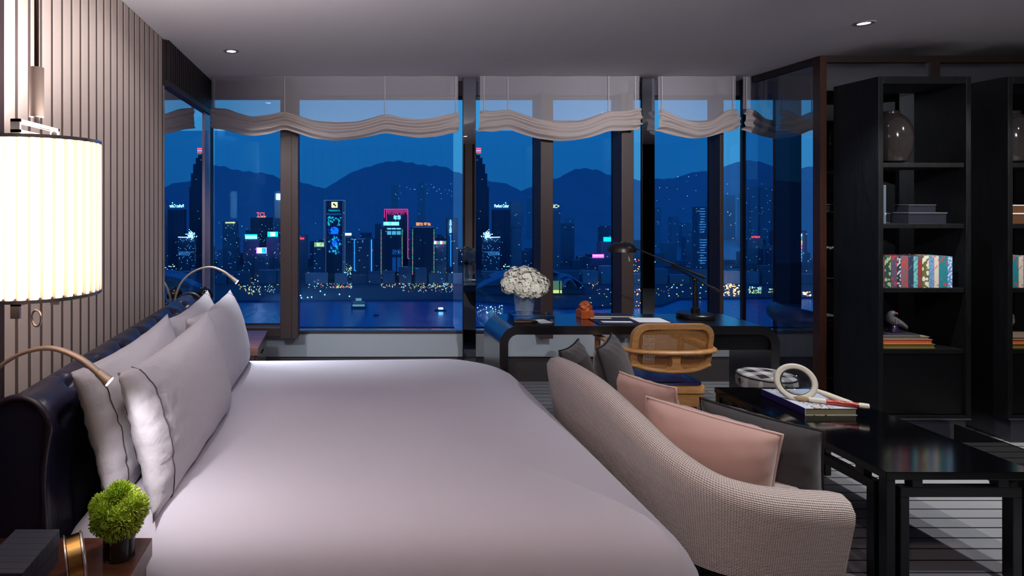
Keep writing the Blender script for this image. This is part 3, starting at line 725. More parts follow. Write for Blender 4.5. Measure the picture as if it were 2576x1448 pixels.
for k, q in enumerate(pp):
    d_ = (pp[min(k+1, len(pp)-1)]-pp[max(k-1, 0)]); d_.z = 0; d_.normalize(); nr = Vector((-d_.y, d_.x, 0))    # to the right of travel = outside
    nr = -nr if False else nr
    out = Vector((d_.y, -d_.x, 0))
    ctr = Vector((1.62, 2.74, 0))
    if (Vector((q.x, q.y, 0))-ctr).dot(out) < 0: out = -out
    if k: ssum += (pp[k]-pp[k-1]).length
    endk = min(1.0, min(k, len(pp)-1-k)/4.0); tk = .062*(.55+.45*math.sqrt(max(endk, 0.0)))
    zt = q.z-(1-math.sqrt(max(endk, 0)))*.05; L = []; hgt = 0; base_z = .16; lean_ = .05
    for i in range(nprof):
        f = i/(nprof-1)
        if f < .42: g_ = f/.42; off = tk*(.55+.45*g_)*1.0; z_ = base_z+(zt-tk-base_z)*g_
        elif f < .62: a_ = (f-.42)/.20*PI; off = tk*math.cos(a_); z_ = zt-tk+tk*math.sin(a_)
        else: g_ = (f-.62)/.38; off = -tk*(1-.1*g_); z_ = zt-tk+(base_z-(zt-tk))*g_
        zz = (z_-base_z)/(.7-base_z); off += lean_*(zz-.8)
        L.append(Vector((q.x, q.y, 0))+out*off+Vector((0, 0, z_)))
        uvs.append((ssum, f*1.25))
    loops.append(L)
b.loft(loops, True, True, closed=False); b.uv = uvs; b.build('shell', weave_m, sofa, smooth=True)
b = MB(o_)
seat_out = [(1.26, 3.10), (1.33, 3.24), (1.46, 3.29), (1.66, 3.29), (1.74, 3.22), (1.76, 2.84), (1.75, 2.22), (1.70, 2.15), (1.48, 2.15), (1.33, 2.24), (1.26, 2.42), (1.25, 2.84)]
cl = [v for v in spline([(x_, y_, 0) for x_, y_ in seat_out]+[(seat_out[0][0], seat_out[0][1], 0)], 5)][:-1]
b.loft([[Vector((1.6+(v.x-1.6)*s_, 2.84+(v.y-2.84)*s_, z_)) for v in cl] for s_, z_ in ((.94, .165), (.98, .18), (1, .22), (1, .34), (.97, .385), (.9, .40), (.5, .41))])
b.uv = [((v+b.off).x+(v+b.off).z, (v+b.off).y) for v in b.v]; b.build('seat', weave_m, sofa, smooth='auto')
for lx, ly in ((1.34, 3.22), (1.66, 3.26), (1.34, 2.24), (1.68, 2.18)):
    b = MB(o_); b.tube([(lx, ly, 0), (lx, ly, .17)], [.014, .022], 10); b.build('leg', lacqleg_m, sofa, smooth='auto')
cg = 'cushions on the sofa'
def cushion(label, A, B, z_top, size, T, mat, pipe, tilt, pr_r=.005, seed=0, drop=0.0, pinch=.09):
    """top corners A, B in plan; tilt is the plan vector by which the top leans away from the foot"""
    A = Vector((*A, 0)); B = Vector((*B, -drop)); mid = (A+B)/2; e1 = (B-A).normalized(); up = Vector((tilt[0], tilt[1], 1)).normalized()
    ctr = Vector((mid.x, mid.y, z_top-drop/2))-up*(size/2)
    return pillow('sofa_cushion', label, 'cushion', ctr, e1, up, size*1.02, size, T, mat, cg, piping=pipe, pipe_r=pr_r, wr=.010, seed=seed, pinch=pinch)
cushion('blush pink velvet cushion leaning on the near arm of the sofa', (1.225, 2.45), (1.585, 2.17), .690, .44, .22, pink_m, pinkpipe_m, (-.20, -.22), seed=5, drop=.05, pinch=.035)
cushion('charcoal velvet cushion behind the near pink cushion', (1.545, 2.57), (1.80, 2.215), .640, .42, .19, charcoal_m, pipingdark_m, (-.16, -.12), seed=6, drop=.01, pinch=.05)
cushion('blush pink cushion at the far end of the sofa, half hidden', (1.33, 3.02), (1.47, 2.66), .660, .40, .14, pink_m, pinkpipe_m, (-.30, .02), seed=7)
cushion('charcoal cushion on the sofa nearest the cane chair', (1.26, 2.92), (1.48, 3.25), .765, .42, .16, charcoal_m, pipingdark_m, (-.25, .12), seed=8)
cushion('smaller charcoal cushion in the far corner of the sofa', (1.19, 3.20), (1.345, 3.40), .690, .34, .15, charcoal_m, pipingdark_m, (-.25, .12), seed=9)

# ------------------------------------------------------------------ coffee table with nested lattice frames
TX0, TX1, TY0, TY1, TZ = 2.087, 2.667, 2.275, 3.32, .45
ct = thing('coffee_table', 'long black lacquer coffee table with nested lattice frames', 'table', ((TX0+TX1)/2, (TY0+TY1)/2, 0))
o_ = ((TX0+TX1)/2, (TY0+TY1)/2, 0); lw = .034
b = MB(o_); b.box(TX0, TX1, TY0, TY1, TZ-.030, TZ); b.build('top', lacquer_m, ct, bevel=.002)
for xa in (TX0+.004, TX1-lw-.004):
    for ya in (TY0+.004, TY1-lw-.004):
        b = MB(o_); b.box(xa, xa+lw, ya, ya+lw, 0, TZ-.030); b.build('leg', lacqleg_m, ct, bevel=.002)
def nested(axis, fixed, a0, a1):
    b = MB(o_); g = .024; za = TZ-.030-.030; zb = za-.038
    def bar(p0, p1, z0_, z1_):
        if axis == 'x': b.box(p0, p1, fixed, fixed+lw, z0_, z1_)
        else: b.box(fixed, fixed+lw, p0, p1, z0_, z1_)
    i0, i1 = a0+lw+g, a1-lw-g
    bar(i0, i1, zb, za); bar(i0, i0+lw, 0, zb); bar(i1-lw, i1, 0, zb)
    for c_ in (i0+.045, i1-.045-.045): bar(c_, c_+.040, za, TZ-.030)
    b.build('inner_frame', lacqleg_m, ct, bevel=.002)
nested('x', TY0+.004, TX0, TX1); nested('x', TY1-lw-.004, TX0, TX1); nested('y', TX0+.004, TY0, TY1); nested('y', TX1-lw-.004, TY0, TY1)

# book, magnifier and brush on the coffee table
def book(name, label, loc, tw, hh, dd, cov, pag, group=None, flat=False, rotz=0):
    """standing: thickness along x, spine towards -y; flat: lies on its side, width x, depth y, spine -x"""
    rt = thing(name, label, 'book', loc, rotz, group)
    b = MB(); c_ = .0025
    if not flat:
        b.box(-tw/2, tw/2, 0, .004, 0, hh); b.box(-tw/2, -tw/2+c_, .004, dd, 0, hh); b.box(tw/2-c_, tw/2, .004, dd, 0, hh); b.build('cover', cov, rt, bevel=.001)
        b = MB(); b.box(-tw/2+c_, tw/2-c_, .004, dd-.005, .003, hh-.004); b.build('pages', pag, rt)
    else:
        b.box(-tw/2, -tw/2+.004, 0, dd, 0, hh); b.box(-tw/2, tw/2, 0, dd, 0, c_); b.box(-tw/2, tw/2, 0, dd, hh-c_, hh); b.build('cover', cov, rt, bevel=.001)
        b = MB(); b.box(-tw/2+.004, tw/2-.005, .004, dd-.004, c_, hh-c_); b.build('pages', pag, rt)
    return rt
m, t, p, o = new_mat('art_book_cover'); tcn = N(t, 'ShaderNodeTexCoord'); sp = N(t, 'ShaderNodeSeparateXYZ'); t.links.new(tcn.outputs['Object'], sp.inputs[0])
vo = N(t, 'ShaderNodeTexVoronoi'); vo.inputs['Scale'].default_value = 70; t.links.new(tcn.outputs['Object'], vo.inputs['Vector'])
blot = math_n(t, 'LESS_THAN', vo.outputs['Distance'], .42)
band = math_n(t, 'LESS_THAN', math_n(t, 'ABSOLUTE', math_n(t, 'ADD', sp.outputs['X'], .03)), .055)
flower = mix_rgb(t, blot, lin((214, 220, 232)), lin((124, 82, 58)))
topc = mix_rgb(t, band, lin((206, 214, 232)), flower)
isside = math_n(t, 'LESS_THAN', sp.outputs['X'], -.1265)
t.links.new(mix_rgb(t, isside, topc, lin((38, 32, 92))), p.inputs['Base Color']); p.inputs['Roughness'].default_value = .35
BZ = TZ+.036
bk = book('art_book', 'thick art book with a blue spine lying on the coffee table', (2.372, 2.876, TZ+.0005), .255, .035, .30, m, M('olive_page_edges', (126, 120, 84), .7, noise=(240, .15)), flat=True)
mgf = thing('magnifying_glass', 'bone-handled magnifying glass propped on the art book', 'magnifier', (2.31, 3.02, BZ))
c0 = Vector((0, 0, .083)); e1 = Vector((.80, -.52, -.33)).normalized(); nn = Vector((-.38, -.86, .34)); nn = (nn-e1*nn.dot(e1)).normalized(); e2 = nn.cross(e1).normalized()
def circ(r_, off_, n=48): return [c0+(e1*math.cos(2*PI*i/n)+e2*math.sin(2*PI*i/n))*r_+nn*off_ for i in range(n)]
b = MB(); n_ = 48
prof_ = [(.094, -.010), (.096, 0), (.092, .010), (.085, .013), (.080, .010), (.075, .012), (.069, .008), (.067, 0), (.069, -.008), (.080, -.012)]
lps = [circ(r_*.96, z_) for r_, z_ in prof_]; b.loft(lps+[lps[0]], False, False); b.build('rim', bone_m, mgf, smooth=True)
ml = GLASS('lens_glass', (.86, .89, .90), 1.4)
b = MB(); b.loft([circ(r_, z_) for r_, z_ in ((.02, -.007), (.05, -.005), (.066, -.001), (.066, .001), (.05, .005), (.02, .007))]); b.build('lens', ml, mgf, smooth=True)
b = MB(); b.tube([c0+e1*a_ for a_ in (.088, .10, .125, .15, .185, .215, .235, .245)], [.010, .011, .014, .015, .016, .018, .017, .010], 14); b.build('handle', bone_m, mgf, smooth=True)
br = thing('writing_brush', 'calligraphy brush with a red barrel lying on the art book', 'brush', (2.425, 2.905, BZ))
A = Vector((-.145, .092, .012)); Bv = Vector((.115, -.045, .014)); L_ = lambda f: A.lerp(Bv, f)
b = MB(); b.tube([L_(0), L_(.06), L_(.14), L_(.22)], [.005, .012, .0135, .008], 14); b.build('bristles', M('brush_hair', (170, 146, 110), .8, noise=(90, .4)), br, smooth=True)
b = MB(); b.tube([L_(.21), L_(.24), L_(.44)], [.010, .012, .0125], 14); b.build('ferrule', bone_m, br, smooth='auto')
b = MB(); b.tube([L_(.44), L_(.56), L_(.57), L_(.58), L_(.70), L_(.71), L_(.72), L_(.87)], [.0125, .0128, .0120, .0128, .0128, .0120, .0128, .0125], 14); b.build('barrel', M('red_amber', (172, 46, 22), .25, coat=.5), br, smooth='auto')
b = MB(); b.tube([L_(.87), L_(.93), L_(1)], [.0125, .0135, .0125], 14); b.build('end_cap', bone_m, br, smooth='auto')

# ------------------------------------------------------------------ plaid stool
so = thing('plaid_stool', 'round stool upholstered in black and white plaid', 'stool', (2.495, 3.485, 0))
m, t, p, o = new_mat('plaid_cloth'); tcn = N(t, 'ShaderNodeTexCoord'); sp = N(t, 'ShaderNodeSeparateXYZ'); t.links.new(tcn.outputs['Object'], sp.inputs[0])
fx = math_n(t, 'LESS_THAN', math_n(t, 'FRACT', math_n(t, 'DIVIDE', sp.outputs['X'], .10)), .5); fy = math_n(t, 'LESS_THAN', math_n(t, 'FRACT', math_n(t, 'DIVIDE', sp.outputs['Y'], .10)), .5)
s2_ = math_n(t, 'MULTIPLY', math_n(t, 'ADD', fx, fy), .5)
t.links.new(mix_rgb(t, s2_, lin((186, 184, 186)), lin((20, 20, 24))), p.inputs['Base Color']); p.inputs['Roughness'].default_value = .85
b = MB(); b.lathe([(.135, .40), (.15, .405), (.152, .44), (.148, .468), (.14, .478), (.10, .486), (.02, .49)], n=40); pad = b.build('seat_pad', m, so, smooth='auto')
b = MB(); b.ring([(.149*math.cos(k*PI/24), .149*math.sin(k*PI/24), .469) for k in range(48)], .004, 6); b.build('piping', pipingdark_m, pad, smooth=True)
b = MB(); b.lathe([(.128, .34), (.132, .40)], n=32); b.build('drum', lacqleg_m, so, smooth='auto')
for k in range(4):
    a_ = PI/4+k*PI/2; b = MB(); b.tube([(.115*math.cos(a_), .115*math.sin(a_), 0), (.105*math.cos(a_), .105*math.sin(a_), .345)], .013, 10); b.build('leg', lacqleg_m, so, smooth='auto')

# ------------------------------------------------------------------ desk
DX0, DX1, DY0, DY1, DZ = .983, 2.703, 3.66, 4.055, .72
dk = thing('desk', 'black lacquer waterfall desk standing in front of the windows', 'desk', ((DX0+DX1)/2, (DY0+DY1)/2, 0))
o_ = ((DX0+DX1)/2, (DY0+DY1)/2, 0); th = .053; ro = .115; ri = ro-th
def arch(x0, x1, z1, r_):
    P_ = [(x0, 0)]
    P_ += [(x0+r_-r_*math.cos(a_*PI/24), z1-r_+r_*math.sin(a_*PI/24)) for a_ in range(13)]
    P_ += [(x1-r_+r_*math.sin(a_*PI/24), z1-r_+r_*math.cos(a_*PI/24)) for a_ in range(13)]
    P_ += [(x1, 0)]; return P_
ou = arch(DX0, DX1, DZ, ro); inn = arch(DX0+th, DX1-th, DZ-th, ri); b = MB(o_); nA = len(ou)
for yy in (DY0, DY1): b.add([(x_, yy, z_) for x_, z_ in ou+inn], [(i, i+1, nA+i+1, nA+i) for i in range(nA-1)])
for L in (ou, inn): b.add([(x_, DY0, z_) for x_, z_ in L]+[(x_, DY1, z_) for x_, z_ in L], [(i, i+1, nA+i+1, nA+i) for i in range(nA-1)])
for x_ in (DX0, DX1-th): b.add([(x_, DY0, 0), (x_+th, DY0, 0), (x_+th, DY1, 0), (x_, DY1, 0)], [(0, 3, 2, 1)])
b.build('waterfall_top', desk_m, dk, smooth='auto')
b = MB(o_); b.box(2.24, DX1-th, DY0+.02, DY1-.01, DZ-th-.10, DZ-th); dr = b.build('drawer', lacqleg_m, dk, bevel=.002)
for xx in (DX0+th/2, DX1-th/2):
    b = MB(o_); b.box(xx-.02, xx+.02, DY0+.02, DY1-.02, -.001, .004); b.build('foot_pad', blackmat_m, dk)

# vase of white hydrangeas
hx, hy = 1.200, 3.87
hv = thing('crystal_vase', 'cut crystal vase holding white hydrangeas on the desk', 'vase', (hx, hy, DZ))
b = MB(); n_ = 24; lo = []
for r_, z_ in ((.040, 0), (.046, .01), (.056, .06), (.062, .12), (.066, .175), (.062, .175), (.057, .12), (.050, .06), (.040, .016)):
    lo.append([Vector((r_*(1+.04*(i % 2))*math.cos(2*PI*i/n_), r_*(1+.04*(i % 2))*math.sin(2*PI*i/n_), z_)) for i in range(n_)])
b.loft(lo, True, True); b.build('crystal', SHEER('crystal', (200, 220, 238), .22, .5), hv)
hf = thing('white_hydrangeas', 'dome of white hydrangea blossoms in the crystal vase', 'flowers', (hx, hy, DZ+.17))
hm = M('white_petals', (226, 224, 214), .7, noise=(40, .25), col2=(190, 190, 160))
rnd = random.Random(11)
for hd, (cx_, cy_, cz_, r_) in enumerate(((-.085, -.02, .055, .066), (.0, -.05, .085, .07), (.085, -.01, .055, .066), (-.045, .04, .09, .07), (.05, .04, .085, .07), (-.03, -.075, .04, .06), (.045, -.075, .035, .06), (.0, .0, .115, .055))):
    b = MB(); c_ = Vector((cx_, cy_, cz_)); b.ball(c_, r_*.78, n=12, m=8)
    for k in range(95):
        z_ = rnd.uniform(-.75, 1); ph = rnd.uniform(0, 2*PI); q_ = math.sqrt(1-z_*z_); nrm = Vector((q_*math.cos(ph), q_*math.sin(ph), z_))
        s1 = nrm.cross(Vector((rnd.random(), rnd.random(), rnd.random()+.1))).normalized(); s2 = nrm.cross(s1)
        pc = c_+nrm*r_*rnd.uniform(.84, 1.08); R_ = rnd.uniform(.013, .019)
        for a_ in range(4):
            d1 = s1*math.cos(a_*PI/2)+s2*math.sin(a_*PI/2); d2 = nrm.cross(d1)
            b.add([pc, pc+d1*R_*.6+d2*R_*.5+nrm*.004, pc+d1*R_*1.1+nrm*.002, pc+d1*R_*.6-d2*R_*.5+nrm*.004], [(0, 1, 2, 3)])
    b.build('flower_head', hm, hf, recalc=False)
b = MB()
for k in range(8): b.tube([(.010*math.cos(k*2), .010*math.sin(k*2), .03), (.016*math.cos(k*2+1), .016*math.sin(k*2+1), -.13)], .004, 6)
b.build('stems', M('dark_stems', (40, 66, 40), .5), hf)
# glass tray with small things
ty = thing('glass_tray', 'low glass tray with thin metal edges in front of the crystal vase', 'tray', (1.20, 3.755, DZ))
gx, gy, gh = .125, .075, .058; gl = GLASS('tray_glass', (.93, .96, .98), 1.3)
b = MB(); b.box(-gx, gx, -gy, gy, .001, .006); b.build('base', M('tray_base', (24, 20, 22), .3), ty)
for (xa, xb, ya, yb) in ((-gx, gx, -gy, -gy+.003), (-gx, gx, gy-.003, gy), (-gx, -gx+.003, -gy+.003, gy-.003), (gx-.003, gx, -gy+.003, gy-.003)):
    b = MB(); b.box(xa, xb, ya, yb, .006, gh); b.build('side_pane', gl, ty)
b = MB()
for a_, c_ in (((-gx, -gy), (gx, -gy)), ((gx, -gy), (gx, gy)), ((gx, gy), (-gx, gy)), ((-gx, gy), (-gx, -gy))): b.tube([(*a_, gh), (*c_, gh)], .0022, 6)
b.build('rim_wire', bronze_m, ty)
pn = M('pen_black', (26, 22, 22), .3)
for k, (ya, lab) in enumerate(((3.715, 'brown wooden pen lying at the front of the glass tray'), (3.745, 'black pen lying in the glass tray behind the wooden pen'))):
    r_ = thing('pen', lab, 'pen', (1.165, ya, DZ+.0135))
    b = MB(); b.tube([(-.075, 0, 0), (-.06, 0, 0), (.03, .004, 0)], [.004, .0065, .0065], 10); b.build('barrel', (M('pen_brown', (120, 62, 36), .4), pn)[k], r_, smooth='auto')
    b = MB(); b.tube([(.03, .004, 0), (.07, .006, 0)], .0067, 10); b.build('cap', bronze_m, r_, smooth='auto')
b = MB(); b.obox((1.275, 3.755, DZ+.010), (.040, .008, 0), (-.012, .045, 0), (0, 0, .003)); tag(b.build('note_pad', paper_m, bevel=.001), 'white note cards lying in the glass tray', 'note pad')
# carved seal
sx, sy = 1.612, 3.915
se = thing('carved_seal', 'orange-brown carved stone seal standing on the desk', 'ornament', (sx, sy, DZ), .08)
sm_ = M('amber_stone', (190, 88, 30), .35, noise=(40, .5), col2=(110, 44, 14))
b = MB(); b.box(-.044, .044, -.04, .04, 0, .055); b.build('block', sm_, se, bevel=.004)
b = MB(); rnd = random.Random(5)
def crouch(u, v):
    th_ = 2*PI*u; z_ = .054+.060*v; r_ = .040*(1-v**2.2)**.5*(1+.16*math.sin(th_*3+v*9)+.10*math.sin(th_*7-v*14))
    return Vector((r_*math.cos(th_)+.004*v, r_*math.sin(th_)*.85, z_))
b.grid(crouch, 36, 16); b.build('carved_beast', sm_, se, smooth=True)
# open leather folio, sheets and pad
fo = thing('desk_folio', 'open dark leather folio with white sheets on the desk', 'folio', (1.86, 3.80, DZ), -.05)
fm = M('folio_leather', (30, 28, 48), .5)
b = MB(); b.box(-.245, .245, -.115, .095, .001, .006); b.build('cover', fm, fo, bevel=.002)
b = MB(); b.box(.02, .215, -.06, .085, .0062, .0085); b.build('sheet', paper_m, fo)
b = MB(); b.box(-.205, -.02, -.07, -.035, .0062, .008); b.build('envelope', paper_m, fo)
b = MB(); b.box(-.235, -.10, .055, .075, .0062, .007); b.build('card', paper_m, fo)
b = MB(); b.box(-.003, .003, -.115, .095, .006, .0075); b.build('spine_fold', navypipe_m, fo)
nb_ = thing('notebook', 'thin dark notebook behind the open folio', 'notebook', (1.80, 3.965, DZ), -.03)
b = MB(); b.box(-.14, .14, -.045, .045, .0005, .003); b.box(-.14, .14, -.045, .045, .012, .0145); b.box(-.14, .14, .042, .045, .003, .012); b.build('cover', fm, nb_)
b = MB(); b.box(-.137, .137, -.042, .041, .003, .012); b.build('pages', page_m, nb_)
# desk lamp with long jointed arm
LX, LY = 2.345, 3.93
la = thing('desk_lamp', 'black desk lamp with a long counterweighted arm', 'lamp', (LX, LY, DZ))
o_ = (LX, LY, DZ)
b = MB(); b.lathe([(.108, 0), (.112, .004), (.112, .024), (.106, .030), (.05, .031)], n=48); b.build('base', blackmat_m, la, smooth='auto')
b = MB(); b.lathe([(.026, .031), (.026, .062), (.016, .066), (.014, .20), (.009, .23), (.009, .245)], n=20); b.build('column', blackmat_m, la, smooth='auto')
W_ = lambda px, py: at(px, py, LY)
b = MB(o_); b.ball(W_(1747, 703), .016, n=14, m=8); b.build('pivot', blackmat_m, la, smooth=True)
p1, p2 = W_(1812, 734), W_(1690, 670)
b = MB(o_); b.tube([p1, p1.lerp(p2, .14), p1.lerp(p2, .30), p1.lerp(p2, .55), p2], [.010, .012, .006, .0055, .0055], 10); b.build('lower_arm', blackmat_m, la, smooth='auto')
p1, p2 = W_(1769, 697), W_(1597, 624)
b = MB(o_); pA = Vector((0, -.016, 0)); b.tube([p1+pA, p1.lerp(p2, .1)+pA, p1.lerp(p2, .22)+pA, p1.lerp(p2, .40)+pA, p1.lerp(p2, .48)+pA, p1.lerp(p2, .52)+pA, p2+pA], [.0125, .012, .007, .007, .010, .0055, .0045], 10); b.build('upper_arm', blackmat_m, la, smooth='auto')
b = MB(o_); q = W_(1693, 671); b.tube([q+Vector((0, .012, 0)), q+Vector((0, -.026, 0))], .011, 12); b.build('joint', blackmat_m, la, smooth='auto')
hc = W_(1562, 632); b = MB(o_); b.loft([[hc+Vector((.088*s_*math.cos(2*PI*i/28), .088*s_*math.sin(2*PI*i/28)-.016, z_)) for i in range(28)] for s_, z_ in ((1, 0), (.96, .022), (.82, .042), (.58, .056), (.30, .062), (.28, .055), (.55, .05), (.78, .038), (.92, .02), (.96, 0))], False, False)
b.build('lamp_shade', M('lamp_shade_metal', (44, 36, 36), .35, .5), la, smooth='auto')
b = MB(o_); b.tube([hc+Vector((.030, -.03, 0)), hc+Vector((.042, -.03, -.062))], .0028, 6); b.build('pull_rod', M('ivory_rod', (210, 196, 180), .4), la)

# ------------------------------------------------------------------ cane-backed oak desk chair (faces the desk)
CX, CY = 1.905, 3.455
ch = thing('cane_chair', 'golden oak desk chair with a cane back and navy seat', 'chair', (CX, CY, 0))
def rrect(a_, z0_, z1_, r_, n=8):
    P_ = []
    for q, (sx_, sz_) in enumerate(((1, 1), (-1, 1), (-1, -1), (1, -1))):
        rr = r_ if sz_ > 0 else r_*.8
        for i in range(n+1):
            t_ = PI/2*(q+i/n); P_.append((sx_*(a_-rr)+rr*math.cos(t_), (z1_-rr if sz_ > 0 else z0_+rr)+rr*math.sin(t_)))
    return P_
def by(z_): return -.055*(z_-.5)/.3                    # the back leans towards the room
oo_ = rrect(.232, .515, .790, .085); ii_ = rrect(.200, .545, .760, .06); nR = len(oo_)
curve = lambda x_: -.035*(1-(x_/.232)**2)
b = MB()
for s_ in (-.016, .016): b.add([(x_, by(z_)+curve(x_)+s_, z_) for x_, z_ in oo_+ii_], [(i, (i+1) % nR, nR+(i+1) % nR, nR+i) for i in range(nR)])
for L in (oo_, ii_): b.add([(x_, by(z_)+curve(x_)-.016, z_) for x_, z_ in L]+[(x_, by(z_)+curve(x_)+.016, z_) for x_, z_ in L], [(i, (i+1) % nR, nR+(i+1) % nR, nR+i) for i in range(nR)])
b.build('back_frame', oak_m, ch, smooth='auto', bevel=.004)
b = MB(); k = 0
for i in range(53):                                    # woven strands
    x_ = -.204+i*.408/52; pts = [(x_, by(z_)+curve(x_), z_) for z_ in (.54, .65, .765)]
    b.tube(pts, .0021, 4)
for i in range(29):
    z_ = .542+i*.222/28; b.tube([(x_, by(z_)+curve(x_)+.002, z_) for x_ in (-.204, -.136, -.068, 0, .068, .136, .204)], .0021, 4)
b.build('cane_panel', cane_m, ch)
arm = [(.262, .36, .632), (.268, .20, .634), (.262, .05, .632), (.235, -.035, .630), (.14, -.078, .629), (0, -.090, .628), (-.14, -.078, .629), (-.235, -.035, .630), (-.262, .05, .632), (-.268, .20, .634), (-.262, .36, .632)]
b = MB(); b.tube(spline(arm, 6), .024, 12, .55); b.build('arm_rail', oak_m, ch, smooth=True)
b = MB(); b.loft([[Vector((x_, -.064+.02*(z_-.5)/.1, z_)) for x_ in (-w_, w_)]+[Vector((x_, -.085+.0*(z_-.5)/.1, z_)) for x_ in (w_, -w_)] for w_, z_ in ((.10, .520), (.055, .530), (.028, .55), (.022, .575), (.024, .60), (.032, .622))]); b.build('splat', oak_m, ch, smooth='auto')
b = MB(); b.tube(spline([(-.225, -.015, .545), (-.12, -.058, .526), (0, -.074, .520), (.12, -.058, .526), (.225, -.015, .545)], 6), .018, 10, .7); b.build('lower_rail', oak_m, ch, smooth=True)
for s_ in (-1, 1):
    b = MB(); b.tube([(s_*.262, .36, 0), (s_*.262, .345, .30), (s_*.264, .335, .632)], [.014, .02, .017], 12); b.build('front_leg', oak_m, ch, smooth='auto')
    b = MB(); b.tube([(s_*.185, .045, 0), (s_*.185, .06, .32)], [.013, .019], 12); b.build('rear_leg', oak_m, ch, smooth='auto')
b = MB(); b.rbox(0, .17, .225, .20, .05, [(.05, .300), (.014, .306), (.010, .375), (.0, .385), (0, .41), (.006, .420), (.02, .422)], 6, lambda x_, y_, z_, d_: Vector((x_*(1-.10*(.37-y_)/.4+.05), y_-.030*(1-(x_/.23)**2)*(1 if y_ < .1 else 0), z_))); b.build('seat_frame', oak_m, ch, smooth='auto')
b = MB(); b.rbox(0, .17, .205, .185, .05, [(.01, .422), (0, .428), (.004, .436), (.03, .442), (.15, .446)], 6, lambda x_, y_, z_, d_: Vector((x_, y_-.022*(1-(x_/.21)**2)*(1 if y_ < .1 else 0), z_))); b.build('seat_pad', navyseat_m, ch, smooth='auto')

# dark leather lounge seat beyond the glass
lo_ = thing('lounge_seat', 'dark leather lounge seat with a rolled top behind the glass partition', 'lounge seat', (3.72, 4.45, 0))
b = MB(); pts = spline([(-.26, .26, .62), (-.33, .10, .625), (-.32, -.08, .62), (-.20, -.20, .60), (0, -.24, .57), (.24, -.24, .55)], 7)
b.tube(pts, .075, 14); b.build('rolled_back', navy_m, lo_, smooth=True)
b = MB(); b.loft([[Vector((p_.x*s_, p_.y*s_, z_)) for p_ in pts]+[Vector((.30, .30, z_))] for s_, z_ in ((.95, .06), (1.0, .3), (1.0, .58))]); b.build('body', navy_m, lo_, smooth='auto')

# ------------------------------------------------------------------ black bookcases, open at the back
KW, KD, KH = .570, .335, 2.253; KY = 3.668
SH = (1.722, 1.346, .950, .572)
kg = 'tall black bookcases'
def bookcase(x0, label):
    rt = thing('bookcase', label, 'bookcase', (x0+KW/2, KY, 0), group=kg); t_ = .030; hw = KW/2
    for s_ in (-1, 1):
        b = MB(); b.box(s_*hw, s_*(hw-t_), 0, KD, .137, KH); b.build('side_panel', ebony_m, rt, bevel=.002)
    b = MB(); b.box(-hw+t_, hw-t_, 0, KD, KH-.045, KH); b.build('top_panel', ebony_m, rt, bevel=.002)
    for z_ in SH:
        b = MB(); b.box(-hw+t_, hw-t_, .012, KD-.004, z_-.028, z_); b.build('shelf', ebony_m, rt, bevel=.002)
    b = MB(); b.box(-hw+t_, hw-t_, 0, KD, .137, .165); b.build('bottom_panel', ebony_m, rt)
    b = MB(); b.box(-hw+t_, hw-t_, .016, .034, .17, .540); dr = b.build('door', M('black_door', (8, 9, 12), .4, spec=.3), rt, bevel=.002)
    b = MB(); b.box(-hw+.004, hw-.004, -.006, .004, .142, .150); b.build('trim_bead', M('black_trim', (96, 100, 110), .15, .6), rt)
    b = MB(); b.box(-hw+.02, hw-.03, .004, KD-.02, 0, .137); b.build('plinth', M('plinth_grey', (46, 48, 58), .25), rt)
    return rt
K1 = 3.316; K2 = 4.113
bookcase(K1, 'black open bookcase nearest the glass partition'); bookcase(K2, 'black open bookcase cut off by the right edge')
# shelf contents: one set for each bookcase
def smoked_vase(x, label):
    rt = thing('smoked_vase', label, 'vase', (x, KY+.17, SH[0]), group='smoked glass vases on the top shelves')
    g_ = M('smoked_glass', (60, 54, 53), .08, spec=.8, coat=1.0, noise=(9, .5), col2=(40, 36, 36))
    b = MB(); b.lathe([(.05, 0), (.085, .02), (.108, .08), (.117, .16), (.108, .24), (.085, .29), (.06, .315), (.050, .325), (.050, .335)], n=40, cap1=False); b.build('glass_body', g_, rt, smooth='auto')
    b = MB(); b.ring([(.050*math.cos(k*PI/20), .050*math.sin(k*PI/20), .336) for k in range(40)], .004, 6); b.build('lip', g_, rt, smooth=True)
    b = MB(); b.tube(spline([(-.03, -.06, .25), (-.01, -.085, .17), (.03, -.08, .14), (.06, -.07, .165)], 6), [.004]*6+[.01]*6+[.012]*6+[.006], 8); b.build('inner_swirl', M('swirl_glass', (150, 148, 150), .2), rt, smooth=True)
smoked_vase(K1+.225, 'smoked glass egg-shaped vase on the top shelf, wholly in view')
smoked_vase(K2+.20, 'smoked glass vase on the top shelf at the right edge')
ribm = GLASS('ribbed_glass', (.50, .52, .56), 3.0, 1.5, .08)
def ribbed_box(x, y, z, wx, dy, h, label, mat, lid_m):
    rt = thing('ribbed_box', label, 'box', (x, y, z), group='ribbed boxes on the second shelves'); n_ = int(wx/.0065)
    P_ = []
    for i in range(n_+1):
        xx = -wx/2+wx*i/n_; P_.append((xx, -dy/2-(.003 if i % 2 else 0)))
    P_ += [(wx/2, dy/2), (-wx/2, dy/2)]
    b = MB(); b.prism(P_, 'z', 0, h*.88); b.build('ribbed_body', mat, rt)
    b = MB(); b.box(-wx/2-.003, wx/2+.003, -dy/2-.006, dy/2, h*.88, h); b.build('lid', lid_m, rt, bevel=.002)
smoke_l = M('smoke_lid', (92, 92, 100), .15)
ribs_m = M('ribbed_smoke', (44, 46, 54), .12, coat=.6)
ribb_m = M('ribbed_bronze', (120, 84, 58), .2, .4, coat=.5)
ribbed_box(K1+.345, KY+.10, SH[1], .235, .11, .070, 'larger ribbed smoke-grey box, below the smaller one', ribs_m, smoke_l)
